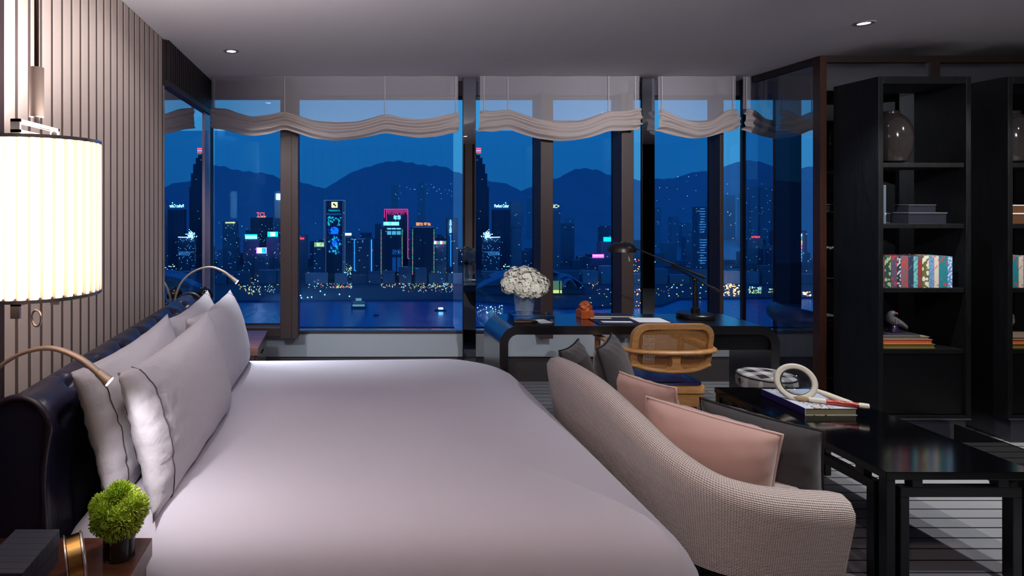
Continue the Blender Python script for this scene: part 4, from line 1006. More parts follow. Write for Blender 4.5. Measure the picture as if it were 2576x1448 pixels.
ribbed_box(K1+.325, KY+.105, SH[1]+.0705, .165, .09, .048, 'smaller ribbed smoke-grey box stacked on the larger one', ribs_m, smoke_l)
ribbed_box(K1+.150, KY+.22, SH[1], .15, .10, .065, 'ribbed smoke-grey box standing at the back behind the upright books', ribs_m, smoke_l)
ribbed_box(K2+.15, KY+.10, SH[1], .23, .11, .066, 'ribbed bronze box at the right edge, below another', ribb_m, paper_m)
ribbed_box(K2+.14, KY+.105, SH[1]+.0665, .20, .09, .050, 'ribbed bronze box at the right edge, topmost of two', ribb_m, paper_m)
book('upright_book', 'tall yellow and black book standing on the second shelf', (K1+.044, KY+.03, SH[1]), .017, .268, .19, MOTIF('yellow_black_spine', (206, 176, 60), (14, 14, 16), 55, .45), page_m, 'tall books on the second shelf')
book('upright_book', 'tall grey-blue book beside the yellow one', (K1+.066, KY+.03, SH[1]), .016, .240, .19, MOTIF('grey_blue_spine', (84, 96, 112), (206, 206, 206), 18, .30), page_m, 'tall books on the second shelf')
cols = [((116, 66, 72), (150, 96, 96), 'dull red', 11), ((34, 66, 58), (150, 176, 128), 'dark green', 20), ((84, 74, 100), (186, 50, 56), 'purple-grey and red', 19), ((34, 42, 56), (196, 204, 214), 'black and silver', 12),
        ((122, 92, 104), (190, 66, 60), 'mauve and coral', 23), ((38, 56, 84), (86, 110, 140), 'navy', 16), ((120, 190, 190), (70, 150, 160), 'aqua', 14), ((150, 48, 48), (86, 84, 92), 'bright red', 13),
        ((102, 104, 56), (226, 226, 206), 'olive and cream', 21), ((96, 136, 180), (130, 166, 204), 'sky blue', 16), ((216, 204, 190), (190, 96, 90), 'cream', 15), ((34, 128, 142), (208, 66, 56), 'teal with red spots', 27), ((92, 140, 196), (200, 220, 240), 'light blue', 15)]
xx = K1+.034
for i, (c1, c2, nm, wpx) in enumerate(cols):
    tw = wpx*.00199; mt = MOTIF('spine_cloth_%02d' % i, c1, c2, (60, 45, 40, 80, 48, 60, 70, 40, 42, 110, 60, 42, 90)[i], (.35, .5, .42, .5, .5, .3, .5, .5, .55, .5, .28, .33, .5)[i])
    book('cloth_book', 'small cloth-bound book with a %s spine in the shelf row' % nm, (xx+tw/2, KY+.02, SH[2]), tw-.0012, .193+(.004 if i % 3 else 0), .13, mt, page_m, 'row of cloth-bound books on the middle shelf'); xx += tw
xx = K2+.034
for i, j in enumerate((11, 10, 9, 8)):
    tw = cols[j][3]*.00199
    book('cloth_book', 'cloth-bound book with a %s spine at the right edge of the picture' % cols[j][2], (xx+tw/2, KY+.02, SH[2]), tw-.0012, .195, .13, MATS['spine_cloth_%02d' % j], page_m, 'cloth-bound books in the second bookcase'); xx += tw
def stack(x0, sets, where):
    z_ = SH[3]+.0005
    for k, (wd, hh, dd, c_, pc, lab, dx, rz) in enumerate(sets):
        book('stacked_book', lab+where, (x0+dx+wd/2, KY+.03, z_), wd, hh, dd, c_, pc, 'stacked books on the lower shelves', flat=True, rotz=rz); z_ += hh+.0006
    return z_
oli = M('olive_cover', (134, 118, 56), .5); ora = M('orange_cover', (222, 112, 66), .5); tau = M('taupe_cover', (156, 134, 116), .5); dkc = M('slate_cover', (44, 46, 56), .5)
olp = M('olive_fore_edge', (134, 118, 56), .6, noise=(150, .1)); orp = M('orange_fore_edge', (226, 116, 68), .6, noise=(150, .1)); tap = M('taupe_fore_edge', (160, 140, 122), .6)
zt = stack(K1, [(.345, .026, .25, oli, olp, 'thick olive book at the bottom of the stack', .036, 0), (.330, .028, .24, ora, orp, 'orange book in the middle of the stack', .036, 0), (.310, .018, .23, tau, tap, 'taupe book near the top of the stack', .036, 0), (.25, .012, .20, dkc, paper_m, 'thin slate book under the bird', .04, 0)], ' beneath the bird figurine')
zt2 = stack(K2, [(.30, .026, .25, oli, olp, 'olive book lowest at the right edge', .034, 0), (.30, .026, .24, ora, orp, 'orange-edged book at the right edge', .034, 0), (.28, .016, .23, tau, tap, 'taupe book upper at the right edge', .034, 0)], ' of the picture')
def bird(x, y, z, label, flip=1):
    rt = thing('bird_figurine', label, 'figurine', (x, y, z), group='porcelain bird figurines')
    gm_ = M('bird_grey', (112, 108, 112), .4, noise=(60, .3)); f = flip
    b = MB(); b.tube([(f*q[0], q[1], q[2]) for q in ((.078, -.01, .020), (.05, -.005, .045), (.022, 0, .062), (-.005, 0, .072), (-.024, 0, .088), (-.026, -.002, .104), (-.020, -.006, .118), (-.008, -.010, .124), (.004, -.012, .124))], [.004, .012, .024, .030, .026, .019, .018, .015, .005], 14); b.build('body', gm_, rt, smooth=True)
    b = MB(); b.ball((f*-.012, -.007, .126), .014, .012, .011); b.build('white_crown', M('bird_white', (222, 218, 212), .4), rt, smooth=True)
    b = MB(); b.tube([(f*.002, -.012, .123), (f*.010, -.014, .120), (f*.014, -.015, .113)], [.007, .005, .001], 10); b.build('beak', M('bird_beak', (206, 110, 60), .4), rt, smooth=True)
    b = MB(); b.grid(lambda u, v: Vector((f*(-.012+.075*u), -.030+.006*math.sin(PI*u), .088-.050*u*u-.034*v*(1-.7*u)+.004)), 10, 5); b.build('wing', M('bird_wing', (134, 130, 134), .45), rt, smooth=True)
    b = MB(); b.lathe([(.026, 0), (.028, .004), (.022, .028), (.014, .046)], (f*.002, 0, 0), 18); b.build('stand', M('violet_glaze', (58, 38, 84), .2, coat=.5), rt, smooth='auto')
bird(K1+.185, KY+.10, zt, 'grey bird figurine with a white crown on the stacked books')
bird(K2+.12, KY+.12, zt2, 'bird figurine on the books at the right edge of the picture', -1)
b = MB(); b.box(3.765, 3.777, 3.0, 3.655, 0, .12); tag(b.build('floor_rail', M('gloss_black_rail', (14, 14, 16), .05, spec=.8), bevel=.002), 'low glossy black rail on the carpet before the bookcases', 'rail')

# ------------------------------------------------------------------ harbour and city, at its own distance
SEA = -200.0; GROUND = SEA+3.5
def YG(py): return (H-GROUND)*F/(py-VY)                 # depth of a ground point seen at row py
m, t, p, o = new_mat('harbour_water'); p.inputs['Base Color'].default_value = (.006, .19, .52, 1); p.inputs['Roughness'].default_value = .24; p.inputs['Specular IOR Level'].default_value = .8
tcn = N(t, 'ShaderNodeTexCoord'); mpn = N(t, 'ShaderNodeMapping'); mpn.inputs['Scale'].default_value = (.05, .02, .05); t.links.new(tcn.outputs['Object'], mpn.inputs[0])
nz = N(t, 'ShaderNodeTexNoise'); nz.inputs['Scale'].default_value = 1; nz.inputs['Detail'].default_value = 5; t.links.new(mpn.outputs[0], nz.inputs['Vector'])
bp = N(t, 'ShaderNodeBump'); bp.inputs['Strength'].default_value = .35; bp.inputs['Distance'].default_value = 4; t.links.new(nz.outputs['Fac'], bp.inputs['Height']); t.links.new(bp.outputs[0], p.inputs['Normal'])
b = MB(); b.add([(-6000, 20, SEA), (6000, 20, SEA), (6000, 9000, SEA), (-6000, 9000, SEA)], [(0, 1, 2, 3)]); tag(b.build('harbour_water', m), kind='structure')
shore = [(-3000, 1200), (-700, 1190), (-300, 1196), (0, 1212), (240, 1216), (300, 1190), (420, 1120), (620, 1150), (700, 1230), (1000, 1250), (1600, 1300), (3500, 1400)]
b = MB(); pts = [(x_, y_) for x_, y_ in shore]; b.prism(pts+[(3500, 2600), (-3000, 2600)], 'z', SEA-2, GROUND)
tag(b.build('waterfront_ground', M('waterfront_ground', (90, 92, 104), .8, noise=(.02, .5), col2=(120, 110, 130))), kind='structure')
# mountains
ridge = [(-600,470),(-200,450),(100,425),(300,440),(430,420),(538,413),(561,414),(592,424),(636,430),(673,433),(701,444),(757,455),(816,472),(850,452),(881,432),(912,420),(943,412),(959,405),(999,401),(1037,407),(1068,413),(1114,415),(1139,427),(1180,442),(1219,448),(1236,455),(1267,457),(1283,465),(1298,472),(1310,481),(1325,471),(1345,463),(1391,446),(1420,441),(1431,434),(1440,423),(1460,420),(1500,424),(1520,437),(1550,440),(1600,450),(1650,447),(1700,446),(1716,437),(1740,430),(1790,425),(1830,415),(1850,404),(1885,400),(1910,405),(1945,420),(1982,424),(2060,412),(2200,430),(2500,455),(3000,470)]
rnd = random.Random(2)
def hill(u, v):
    X = -3400+u*8400; Yr = 3600.0; px = VX+X*F/Yr
    zr = H-(interp(ridge, px)-VY)*Yr/F+3*math.sin(X*.09)+2*math.sin(X*.23)
    if v < .7:
        k_ = v/.7; Y = 1900+(Yr-1900)*k_; z_ = GROUND-2+(zr-GROUND)*(k_**1.35)+10*math.sin(X*.013+k_*7)*math.sin(PI*k_)+6*math.sin(X*.031+k_*13)*math.sin(PI*k_)
    else:
        k_ = (v-.7)/.3; Y = Yr+1400*k_; z_ = zr-(zr-GROUND)*.8*k_
    return Vector((X, Y, z_))
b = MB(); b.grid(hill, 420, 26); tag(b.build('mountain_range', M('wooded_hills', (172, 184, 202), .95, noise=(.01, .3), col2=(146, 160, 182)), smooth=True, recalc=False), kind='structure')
# facades with lit windows
def FACADE(name, col, dens, warm=.5, cell=(4.2, 3.6), lit=1.2):
    if name in MATS: return MATS[name]
    m, t, p, o = new_mat(name); p.inputs['Roughness'].default_value = .6; p.inputs['Base Color'].default_value = lin(col)
    tcn = N(t, 'ShaderNodeTexCoord'); sp = N(t, 'ShaderNodeSeparateXYZ'); t.links.new(tcn.outputs['Object'], sp.inputs[0])
    fx = math_n(t, 'FLOOR', math_n(t, 'DIVIDE', math_n(t, 'ADD', sp.outputs['X'], sp.outputs['Y']), cell[0])); fz = math_n(t, 'FLOOR', math_n(t, 'DIVIDE', sp.outputs['Z'], cell[1]))
    cb = N(t, 'ShaderNodeCombineXYZ'); t.links.new(fx, cb.inputs[0]); t.links.new(fz, cb.inputs[1])
    oi = N(t, 'ShaderNodeObjectInfo'); t.links.new(math_n(t, 'MULTIPLY', oi.outputs['Random'], 97.0), cb.inputs[2])
    wn = N(t, 'ShaderNodeTexWhiteNoise'); wn.noise_dimensions = '3D'; t.links.new(cb.outputs[0], wn.inputs['Vector'])
    on = math_n(t, 'GREATER_THAN', wn.outputs['Value'], 1-dens)
    inx = math_n(t, 'LESS_THAN', math_n(t, 'ABSOLUTE', math_n(t, 'SUBTRACT', math_n(t, 'FRACT', math_n(t, 'DIVIDE', math_n(t, 'ADD', sp.outputs['X'], sp.outputs['Y']), cell[0])), .5)), .36)
    inz = math_n(t, 'LESS_THAN', math_n(t, 'ABSOLUTE', math_n(t, 'SUBTRACT', math_n(t, 'FRACT', math_n(t, 'DIVIDE', sp.outputs['Z'], cell[1])), .5)), .30)
    win = math_n(t, 'MULTIPLY', inx, inz)
    t.links.new(mix_rgb(t, math_n(t, 'MULTIPLY', win, .5), lin(col), lin(tuple(c_*.62 for c_ in col))), p.inputs['Base Color'])
    ec = mix_rgb(t, math_n(t, 'GREATER_THAN', wn.outputs['Color'], 1-warm), lin((190, 220, 255)), lin((255, 206, 140)))
    t.links.new(ec, p.inputs['Emission Color'])
    t.links.new(math_n(t, 'MULTIPLY', math_n(t, 'MULTIPLY', on, win), lit), p.inputs['Emission Strength'])
    try: m.cycles.emission_sampling = 'NONE'
    except Exception: pass
    MATS[name] = m; return m
FAC = [FACADE('dim_facade_a', (156, 166, 184), .010), FACADE('dim_facade_b', (138, 150, 172), .016), FACADE('dim_facade_c', (192, 198, 212), .010), FACADE('dim_facade_d', (120, 132, 158), .022)]
dark_f = FACADE('dark_glass_facade', (84, 94, 120), .006)
TY = {}
def tower(name, label, x0, x1, ytop, Y, mat=None, depth=26, group=None, cat='building', steps=None):
    a_ = at(x0, ytop, Y); c_ = at(x1, ytop, Y); cx_ = (a_.x+c_.x)/2
    rt = thing(name, label, cat, (cx_, Y+depth/2, GROUND), group=group)
    o_ = (cx_, Y+depth/2, GROUND); b = MB(o_)
    if steps is None: b.box(a_.x, c_.x, Y, Y+depth, GROUND, a_.z)
    else:
        for f0, z_lo, z_hi in steps:
            zz0 = H-(z_lo-VY)*Y/F if z_lo else GROUND; zz1 = H-(z_hi-VY)*Y/F; hw = (c_.x-a_.x)/2*f0
            b.box(cx_-hw, cx_+hw, Y+depth/2*(1-f0), Y+depth-depth/2*(1-f0), zz0, zz1)
    b.build('tower_body', mat or FAC[0], rt)
    TY[rt.name] = Y
    return rt
def sign_box(rt, x0, x1, y0, y1, mat, name='sign_board', dy=.6):
    Y = TY[rt.name]-dy; a_ = at(x0, y0, Y); c_ = at(x1, y1, Y); b = MB(rt.location); b.box(a_.x, c_.x, Y-.8, Y, c_.z, a_.z); return b.build(name, mat, rt)
FONT_CACHE = {}
def sign_text(rt, txt, x0, x1, y0, y1, mat, name='sign_letters', dy=1.8, vertical=False):
    Y = TY[rt.name]-dy; a_ = at(x0, y0, Y); c_ = at(x1, y1, Y)
    cu = bpy.data.curves.new('letters', 'FONT'); cu.body = '\n'.join(txt) if vertical else txt; cu.align_x = 'CENTER' if vertical else 'LEFT'; cu.extrude = .02; cu.offset = .012
    ob = bpy.data.objects.new('letters', cu); C.objects.link(ob); bpy.context.view_layer.update()
    me = bpy.data.meshes.new_from_object(ob.evaluated_get(bpy.context.evaluated_depsgraph_get())); bpy.data.objects.remove(ob); bpy.data.curves.remove(cu)
    if not len(me.vertices): return None
    xs = [v.co.x for v in me.vertices]; ys = [v.co.y for v in me.vertices]; w0 = max(xs)-min(xs) or 1; h0 = max(ys)-min(ys) or 1
    for v in me.vertices:
        X = a_.x+(v.co.x-min(xs))/w0*(c_.x-a_.x); Z = c_.z+(v.co.y-min(ys))/h0*(a_.z-c_.z); v.co = Vector((X, Y-v.co.z*10, Z))-rt.location
    me.materials.clear(); me.materials.append(mat); o = bpy.data.objects.new(name, me); C.objects.link(o); o.parent = rt; return o
def light_line(rt, pts, w_, mat, name='light_strip', dy=1.2):
    Y = TY[rt.name]-dy; b = MB(rt.location)
    for (xa, ya), (xb, yb) in zip(pts, pts[1:]):
        p0 = at(xa, ya, Y); p1 = at(xb, yb, Y); b.tube([p0, p1], w_*Y/F/2, 4)
    return b.build(name, mat, rt)
SC = 3.6                                                # signs shine through the dark sun screen
WH = EM('sign_white', (235, 245, 255), 3.2*SC); RD = EM('sign_red', (255, 40, 40), 6*SC); OR = EM('sign_orange', (255, 84, 24), 6*SC); CY_ = EM('sign_cyan', (30, 214, 226), 1.6*SC); CW = EM('sign_cyan_white', (190, 244, 250), 2.2*SC)
YL = EM('sign_yellow', (255, 190, 96), 3.0*SC); MG = EM('sign_magenta', (255, 70, 170), 3.5*SC); BL = EM('strip_blue', (80, 170, 255), 1.3*SC); GN = EM('strip_green', (60, 200, 130), .7*SC); CR = EM('strip_crimson', (255, 40, 90), 2.2*SC); TE = EM('dots_teal', (40, 170, 170), 1.0*SC); DB = EM('dots_blue', (30, 100, 240), 1.3*SC); PK = EM('sign_pink', (255, 120, 200), 3*SC); GD = EM('lamp_gold', (255, 170, 84), 1.7*SC); LV = EM('strip_lilac', (190, 176, 216), .35*SC)
# tower with the tall light-show screen
T = tower('screen_tower', 'tall dark tower with a teal and blue light-show screen and golden emblem', 815, 868, 503, 1500, dark_f)
light_line(T, [(815.5, 690), (815.5, 503.5), (867.5, 503.5), (867.5, 690)], 1.4, LV, 'outline_strip'); light_line(T, [(819.5, 690), (819.5, 505)], .8, LV, 'outline_strip'); light_line(T, [(863, 690), (863, 505)], .9, LV, 'outline_strip')
sign_box(T, 834, 849, 508, 522, YL, 'emblem_panel'); light_line(T, [(838.5, 511.5), (841, 514), (845, 518.5)], 3.4, M('emblem_black', (8, 8, 10), .6), 'emblem_mark', 2.4); light_line(T, [(838, 515), (841.5, 512)], 2.2, MATS['emblem_black'], 'emblem_mark', 2.4)
sign_text(T, "Nation's", 827, 855, 526, 531.5, TE); sign_text(T, 'Development', 822.5, 859, 536, 541, EM('letters_blue', (70, 130, 200), .55*SC))
rnd = random.Random(8); b = MB(T.location); b2 = MB(T.location); Yd = 1498.6
def dot(b_, x_, y_, r_): q_ = at(x_, y_, Yd); k_ = r_*Yd/F; b_.obox(q_, (k_, 0, k_*.6), (0, .3, 0), (-k_*.6, 0, k_))
for x_, y_ in ((826,548),(829,546),(833,549),(837,547),(827,553),(826,558),(827,563),(828,566),(832,556),(836,558),(840,553),(845,549),(850,551),(853,555),(852,561),(854,565),(850,566),(857,547.5),(842,599),(838,602),(847,597),(841,595),(843,619),(847,621),(849,626),(844,631),(840,632),(845,637),(828,607.5),(855,613),(829,632),(846,616),(838,631)): dot(b, x_, y_, rnd.uniform(1.2, 2.2))
for k in range(90):
    a_ = rnd.uniform(0, 2*PI); rr = 10*math.sqrt(rnd.random()); dot(b2, 841+rr*.95*math.cos(a_), 580+rr*math.sin(a_), rnd.uniform(.7, 1.3))
for k in range(40):
    a_ = rnd.uniform(0, 2*PI); rr = 7*math.sqrt(rnd.random()); dot(b2, 842+rr*math.cos(a_), 612+rr*math.sin(a_), rnd.uniform(.6, 1.2))
for k in range(60): dot(b if k % 3 == 0 else b2, rnd.uniform(825, 860), rnd.uniform(572, 640), rnd.uniform(.35, .8))
for x_, y_ in ((851, 603), (834, 624)): dot(b2, x_, y_, 2)
b.build('screen_dots_teal', TE, T); b2.build('screen_dots_blue', DB, T)
# red-outlined tower and the twin towers
T = tower('red_outlined_tower', 'dark tower outlined in crimson light behind the left twin tower', 967, 1027, 525, 1590, dark_f)
light_line(T, [(967, 548), (967, 526), (1026, 526), (1026, 650)], 1.6, CR); light_line(T, [(972, 527), (972, 556)], 1.2, CR)
for k in range(26): x_ = 974+k*2; light_line(T, [(x_, 527), (x_, 532+rnd.uniform(1, 9))], .7, CR, 'icicle_strip')
sign_text(T, '年华', 990, 1008, 541, 553, CW)
for x0, x1, lab, sg in ((957, 1014, 'left twin tower with a white-cyan rooftop sign and chasing edge lights', 0), (1036, 1094, 'right twin tower with an orange rooftop sign and chasing edge lights', 1)):
    T = tower('twin_tower', lab, x0, x1, 572, 1500, dark_f, group='twin towers with edge lights')
    for xe in (x0+2, x1-2):
        for k in range(19):
            y_ = 576+k*6.1; light_line(T, [(xe, y_), (xe, y_+3.2)], 2.0, GN, 'edge_light_green'); light_line(T, [(xe-.6, y_+3.6), (xe-.6, y_+5.4)], 1.3, RD if k % 2 else CR, 'edge_light_red')
    if sg == 0:
        sign_box(T, 964.5, 1004, 557.5, 567, EM('board_cyan', (60, 206, 226), 2.0*SC)); sign_text(T, '中国人寿保险', 966, 1003, 558.5, 566, WH)
        for k in range(3): sign_box(T, 974+k*12, 984+k*12, 581, 590, EM('lit_window_pale', (150, 214, 214), .55*SC), 'lit_windows'); sign_box(T, 974+k*12, 984+k*12, 574, 576, CW, 'lit_strip')
        for k in range(2): sign_box(T, 987+k*12, 996+k*12, 627, 640, EM('lit_window_blue', (40, 110, 190), .25*SC), 'lit_windows'); sign_box(T, 987+k*12, 996+k*12, 647, 684, MATS['lit_window_blue'], 'lit_windows')
    else:
        sign_text(T, '国家平安', 1047, 1084, 559, 567.5, OR); light_line(T, [(1037, 571), (1092, 571)], .7, LV)
T = tower('striped_sign_block', 'lower block right of the twin towers with a red-green striped sign', 1095, 1123, 606, 1510, FAC[1])
for k in range(6): sign_box(T, 1092+k*5, 1097+k*5, 606, 613.5, (WH, RD, GN)[k % 3] if k else WH, 'sign_panel', 11)
T = tower('vertical_sign_tower', 'slim tower with a vertical white sign beside the mirror pillar', 1126, 1152, 548, 1560, FAC[1])
sign_text(T, 'SUNLAND', 1131, 1136, 553, 585, WH, vertical=True); light_line(T, [(1134, 590), (1134, 670)], 1.2, BL)
T = tower('blue_line_tower', 'dark tower with two vertical blue light lines', 886, 942, 600, 1530, FAC[3])
light_line(T, [(896, 602), (891.5, 603), (891.5, 680), (896, 681)], 1.3, BL); light_line(T, [(934.5, 602), (934.5, 683)], 2.0, BL); light_line(T, [(898, 577+23), (905, 571+30), (913, 570+30), (918, 577+24)], .7, LV)
T = tower('small_white_sign_tower', 'narrow tower with a small glowing white sign right of the screen tower', 869, 887, 592, 1535, FAC[1]); sign_box(T, 866, 884, 586, 591.5, WH)
T = tower('yellow_sign_block', 'low block with a pale yellow sign left of the screen tower', 788, 816, 622, 1480, FAC[3]); sign_box(T, 790.5, 815, 609, 620.5, EM('board_dim_yellow', (210, 190, 130), .7*SC)); sign_text(T, '恒汇心', 796, 815, 610.5, 619, YL)
T = tower('red_letter_tower', 'tower carrying glowing red letters above the magenta billboard', 630, 684, 547, 1640, FACADE('reddish_facade', (96, 88, 112), .008)); sign_text(T, 'TCL', 645.5, 669, 534, 544.5, RD); light_line(T, [(646, 545.6), (668, 545.6)], .6, YL)
T = tower('cyan_bar_block', 'block with a bright cyan-white billboard on its roof', 612, 650, 601, 1520, FAC[3]); sign_box(T, 616, 647, 589, 592.5, CY_); sign_box(T, 617, 647, 592.5, 600.5, CW)
T = tower('cyan_screen_block', 'block with a small cyan billboard bearing a white disc', 670, 702, 597, 1545, FAC[1]); sign_box(T, 673, 699, 582.5, 595, CY_); sign_box(T, 680, 692, 584, 594, WH, 'sign_disc', 2)
T = tower('magenta_screen_block', 'low block with a white and magenta billboard near the water', 640, 676, 638, 1490, FAC[3]); sign_box(T, 645, 671, 622, 637, MG, 'sign_frame'); sign_box(T, 647, 659, 623.5, 636, WH, 'sign_panel', 2); sign_box(T, 659, 670, 623.5, 636, CY_, 'sign_panel', 2); sign_text(T, 'TE', 658, 668, 625, 634, DB, dy=4)
T = tower('amber_line_tower', 'tower with a thin amber sign line at the left of the skyline', 560, 596, 556, 1660, FAC[1]); light_line(T, [(567, 560), (591, 559.5)], 2.2, YL)
T = tower('red_word_tower', 'tower with a small red word sign beside the window mullion', 744, 774, 590, 1560, FAC[0]); sign_text(T, 'luo', 755, 765, 596, 601.5, RD)
T = tower('white_square_tower', 'slim tower with a white square sign hidden partly by the mullion', 690, 716, 486, 1700, FAC[2]); sign_box(T, 695, 706, 487, 502, WH)
# the tallest tower with a lit crown
T = tower('tallest_tower', 'tallest dark tower with a tapering top and red lit crown', 1178, 1230, 380, 1750, dark_f, 40, steps=[(1.0, None, 470), (.86, 470, 436), (.68, 436, 412), (.46, 412, 396), (.26, 396, 384)])
sign_box(T, 1198, 1210, 372, 376, RD, 'crown_light', -14); sign_box(T, 1198, 1210, 378, 380, PK, 'crown_light', -14); sign_box(T, 1198, 1210, 382, 384, RD, 'crown_light', -14); sign_box(T, 1199, 1209, 386, 388, GN, 'crown_light', -14)
T = tower('white_letter_tower', 'broad dark tower with white letters on its roof', 1243, 1284, 527, 1620, FACADE('blue_facade', (70, 90, 124), .004)); sign_text(T, 'Perfect Color', 1244, 1280, 513.5, 521.5, WH); b = MB(T.location); q = at(1272, 510, 1619); b.ball(q, 1.6, n=8, m=5); b.build('beacon', CW, T)
T = tower('glittering_block', 'block with a glittering white top below the white letter tower', 1218, 1258, 597, 1560, FACADE('sparkle_facade', (100, 112, 140), .10, .1, (3, 3), 1.6)); light_line(T, [(1220, 596.5), (1258, 596)], 1.6, WH)
b = MB(T.location); Yd = 1556
for k in range(90): dot(b, rnd.gauss(1226, 5), rnd.gauss(590, 4.5), rnd.uniform(.4, .9))
b.build('roof_sparkle', WH, T)
for k in range(3): light_line(T, [(1223+k*5, 634+k*3.5), (1257, 633.5+k*3.5)], .9, EM('strip_dim_white', (160, 200, 250), .6*SC))
T = tower('stepped_tower', 'pale stepped tower right of the white letter tower', 1286, 1316, 509, 1680, FAC[2], steps=[(.8, None, 570), (1, 570, 512), (.8, 512, 505)])
T = tower('yellow_mark_tower', 'tower with a yellow sign peeping from behind the mullion', 1378, 1410, 526, 1640, FAC[0]); sign_text(T, 'SIC>', 1388, 1407, 514, 523, YL)
T = tower('turquoise_board_block', 'block with a turquoise billboard behind the desk lamp head', 1512, 1556, 609, 1520, FAC[0]); sign_box(T, 1518, 1542, 596, 607, EM('board_turquoise', (10, 206, 214), 1.6*SC)); sign_box(T, 1542, 1552, 596, 607, WH, 'sign_panel')
T = tower('pink_board_block', 'low block with a pink sign left of the desk lamp head', 1484, 1540, 649, 1480, FAC[3]); sign_box(T, 1490, 1519, 639, 648, MG); sign_box(T, 1492, 1517, 641, 644, PK, 'sign_panel', 2)
T = tower('banded_tower', 'tower with horizontal bands of white light at the lamp base pane', 1756, 1780, 520, 1560, FAC[1])
for k in range(22):
    if k not in (10, 11): light_line(T, [(1760+rnd.uniform(0, 3), 525+k*6.5), (1770+rnd.uniform(0, 8), 525+k*6.5)], 1.0, MATS['strip_dim_white'], 'band_light')
T = tower('red_word_block', 'tower with a red word sign seen through the glass partition', 1882, 1920, 599, 1600, FAC[1]); sign_text(T, 'orient', 1890, 1912, 592, 598, RD)
T = tower('white_word_block', 'tower with a white word sign seen through the glass partition', 1942, 1990, 626, 1560, FAC[1]); sign_text(T, 'esilon', 1951, 1984, 616, 625, WH); light_line(T, [(1951, 598+30), (1973, 598+30)], 1.3, LV)
T = tower('rainbow_strip_tower', 'slim tower with a rainbow light strip beyond the partition', 2008, 2030, 580, 1580, FAC[3])
for k, mt in enumerate((WH, CY_, YL, GD, MG, BL, CY_, BL, TE)): light_line(T, [(2015.5, 588+k*8), (2015.5, 594+k*8)], 3.2, mt, 'rainbow_light')
for i, (x0, x1, yt) in enumerate(((1866, 1880, 488), (1890, 1908, 468), (1912, 1940, 470), (1948, 1972, 466), (1975, 1990, 476), (1640, 1664, 520), (1690, 1708, 545), (1715, 1738, 560), (1786, 1806, 500), (1824, 1850, 490), (984, 1002, 466), (1052, 1070, 458), (1425, 1445, 548), (1330, 1352, 498))):
    tower('hillside_tower', 'pale slim apartment tower on the slope below the ridge', x0, x1, yt, 2150+i*14, FAC[2], group='pale apartment towers on the hillside')
rnd = random.Random(21)
k = 0; px = 470.0
while px < 2120:
    wpx = rnd.uniform(14, 34); yt = rnd.uniform(560, 655)+(20 if rnd.random() < .3 else 0); Y = 1800+(k % 4)*38
    tower('skyline_tower', 'dim blue-grey tower block in the crowd along the far shore', px, px+wpx, yt, Y, rnd.choice(FAC), rnd.uniform(18, 32), 'dim tower blocks along the far shore'); px += wpx*rnd.uniform(.62, 1.05); k += 1
px = 480.0
while px < 2100:
    wpx = rnd.uniform(26, 60); yt = rnd.uniform(668, 694); Y = 1445
    tower('podium_block', 'low dim podium block between the towers and the waterfront', px, px+wpx, yt, Y, rnd.choice(FAC), 20, 'low podium blocks on the waterfront'); px += wpx*rnd.uniform(1.02, 1.6)
# convention centre with curved roofs
cv = thing('convention_centre', 'low waterfront hall with sweeping curved roofs behind the flowers', 'building', (430, 1300, GROUND))
rf = M('pale_metal_roof', (150, 168, 196), .5)
def shell(x0, x1, yb, hgt, Y0, Y1, skew=.5, nm='curved_roof'):
    b = MB(cv.location)
    def fn(u, v):
        uu = u**(math.log(.5)/math.log(skew)); yy = yb-hgt*math.sin(PI*uu)**.8; Y = Y0+(Y1-Y0)*v; q_ = at(x0+(x1-x0)*u, yy, Y0); q_.y = Y; q_.z += 6*math.sin(PI*v)-4*v; return q_
    b.grid(fn, 28, 8); o_ = b.build(nm, rf, cv, smooth=True, recalc=False); md = o_.modifiers.new('solid', 'SOLIDIFY'); md.thickness = 2.5; return o_
shell(1205, 1395, 724, 34, 1265, 1310, .55); shell(1236, 1350, 700, 16, 1310, 1350, .5); shell(1330, 1428, 702, 22, 1290, 1340, .45); shell(1400, 1478, 728, 34, 1275, 1320, .3); shell(1416, 1452, 724, 20, 1262, 1280, .5)
b = MB(cv.location)
for x0, x1, y0, y1, Y in ((1216, 1400, 722, 770, 1285), (1385, 1470, 712, 768, 1290)):
    a_ = at(x0, y0, Y); c_ = at(x1, y0, Y); b.box(a_.x, c_.x, Y, Y+60, GROUND, a_.z)
b.build('hall_body', FAC[3], cv)
for k, (x0, x1, y0, y1, mt) in enumerate(((1391, 1406, 706, 729, EM('hall_glow_dim', (190, 176, 120), .35*SC)), (1391, 1406, 729, 737, GD), (1409, 1413, 706, 727, MATS['hall_glow_dim']), (1409, 1413, 729, 737, GD))):
    a_ = at(x0, y0, 1258); c_ = at(x1, y1, 1258); b = MB(cv.location); b.box(a_.x, c_.x, 1257, 1258, c_.z, a_.z); b.build('lit_entrance', mt, cv)
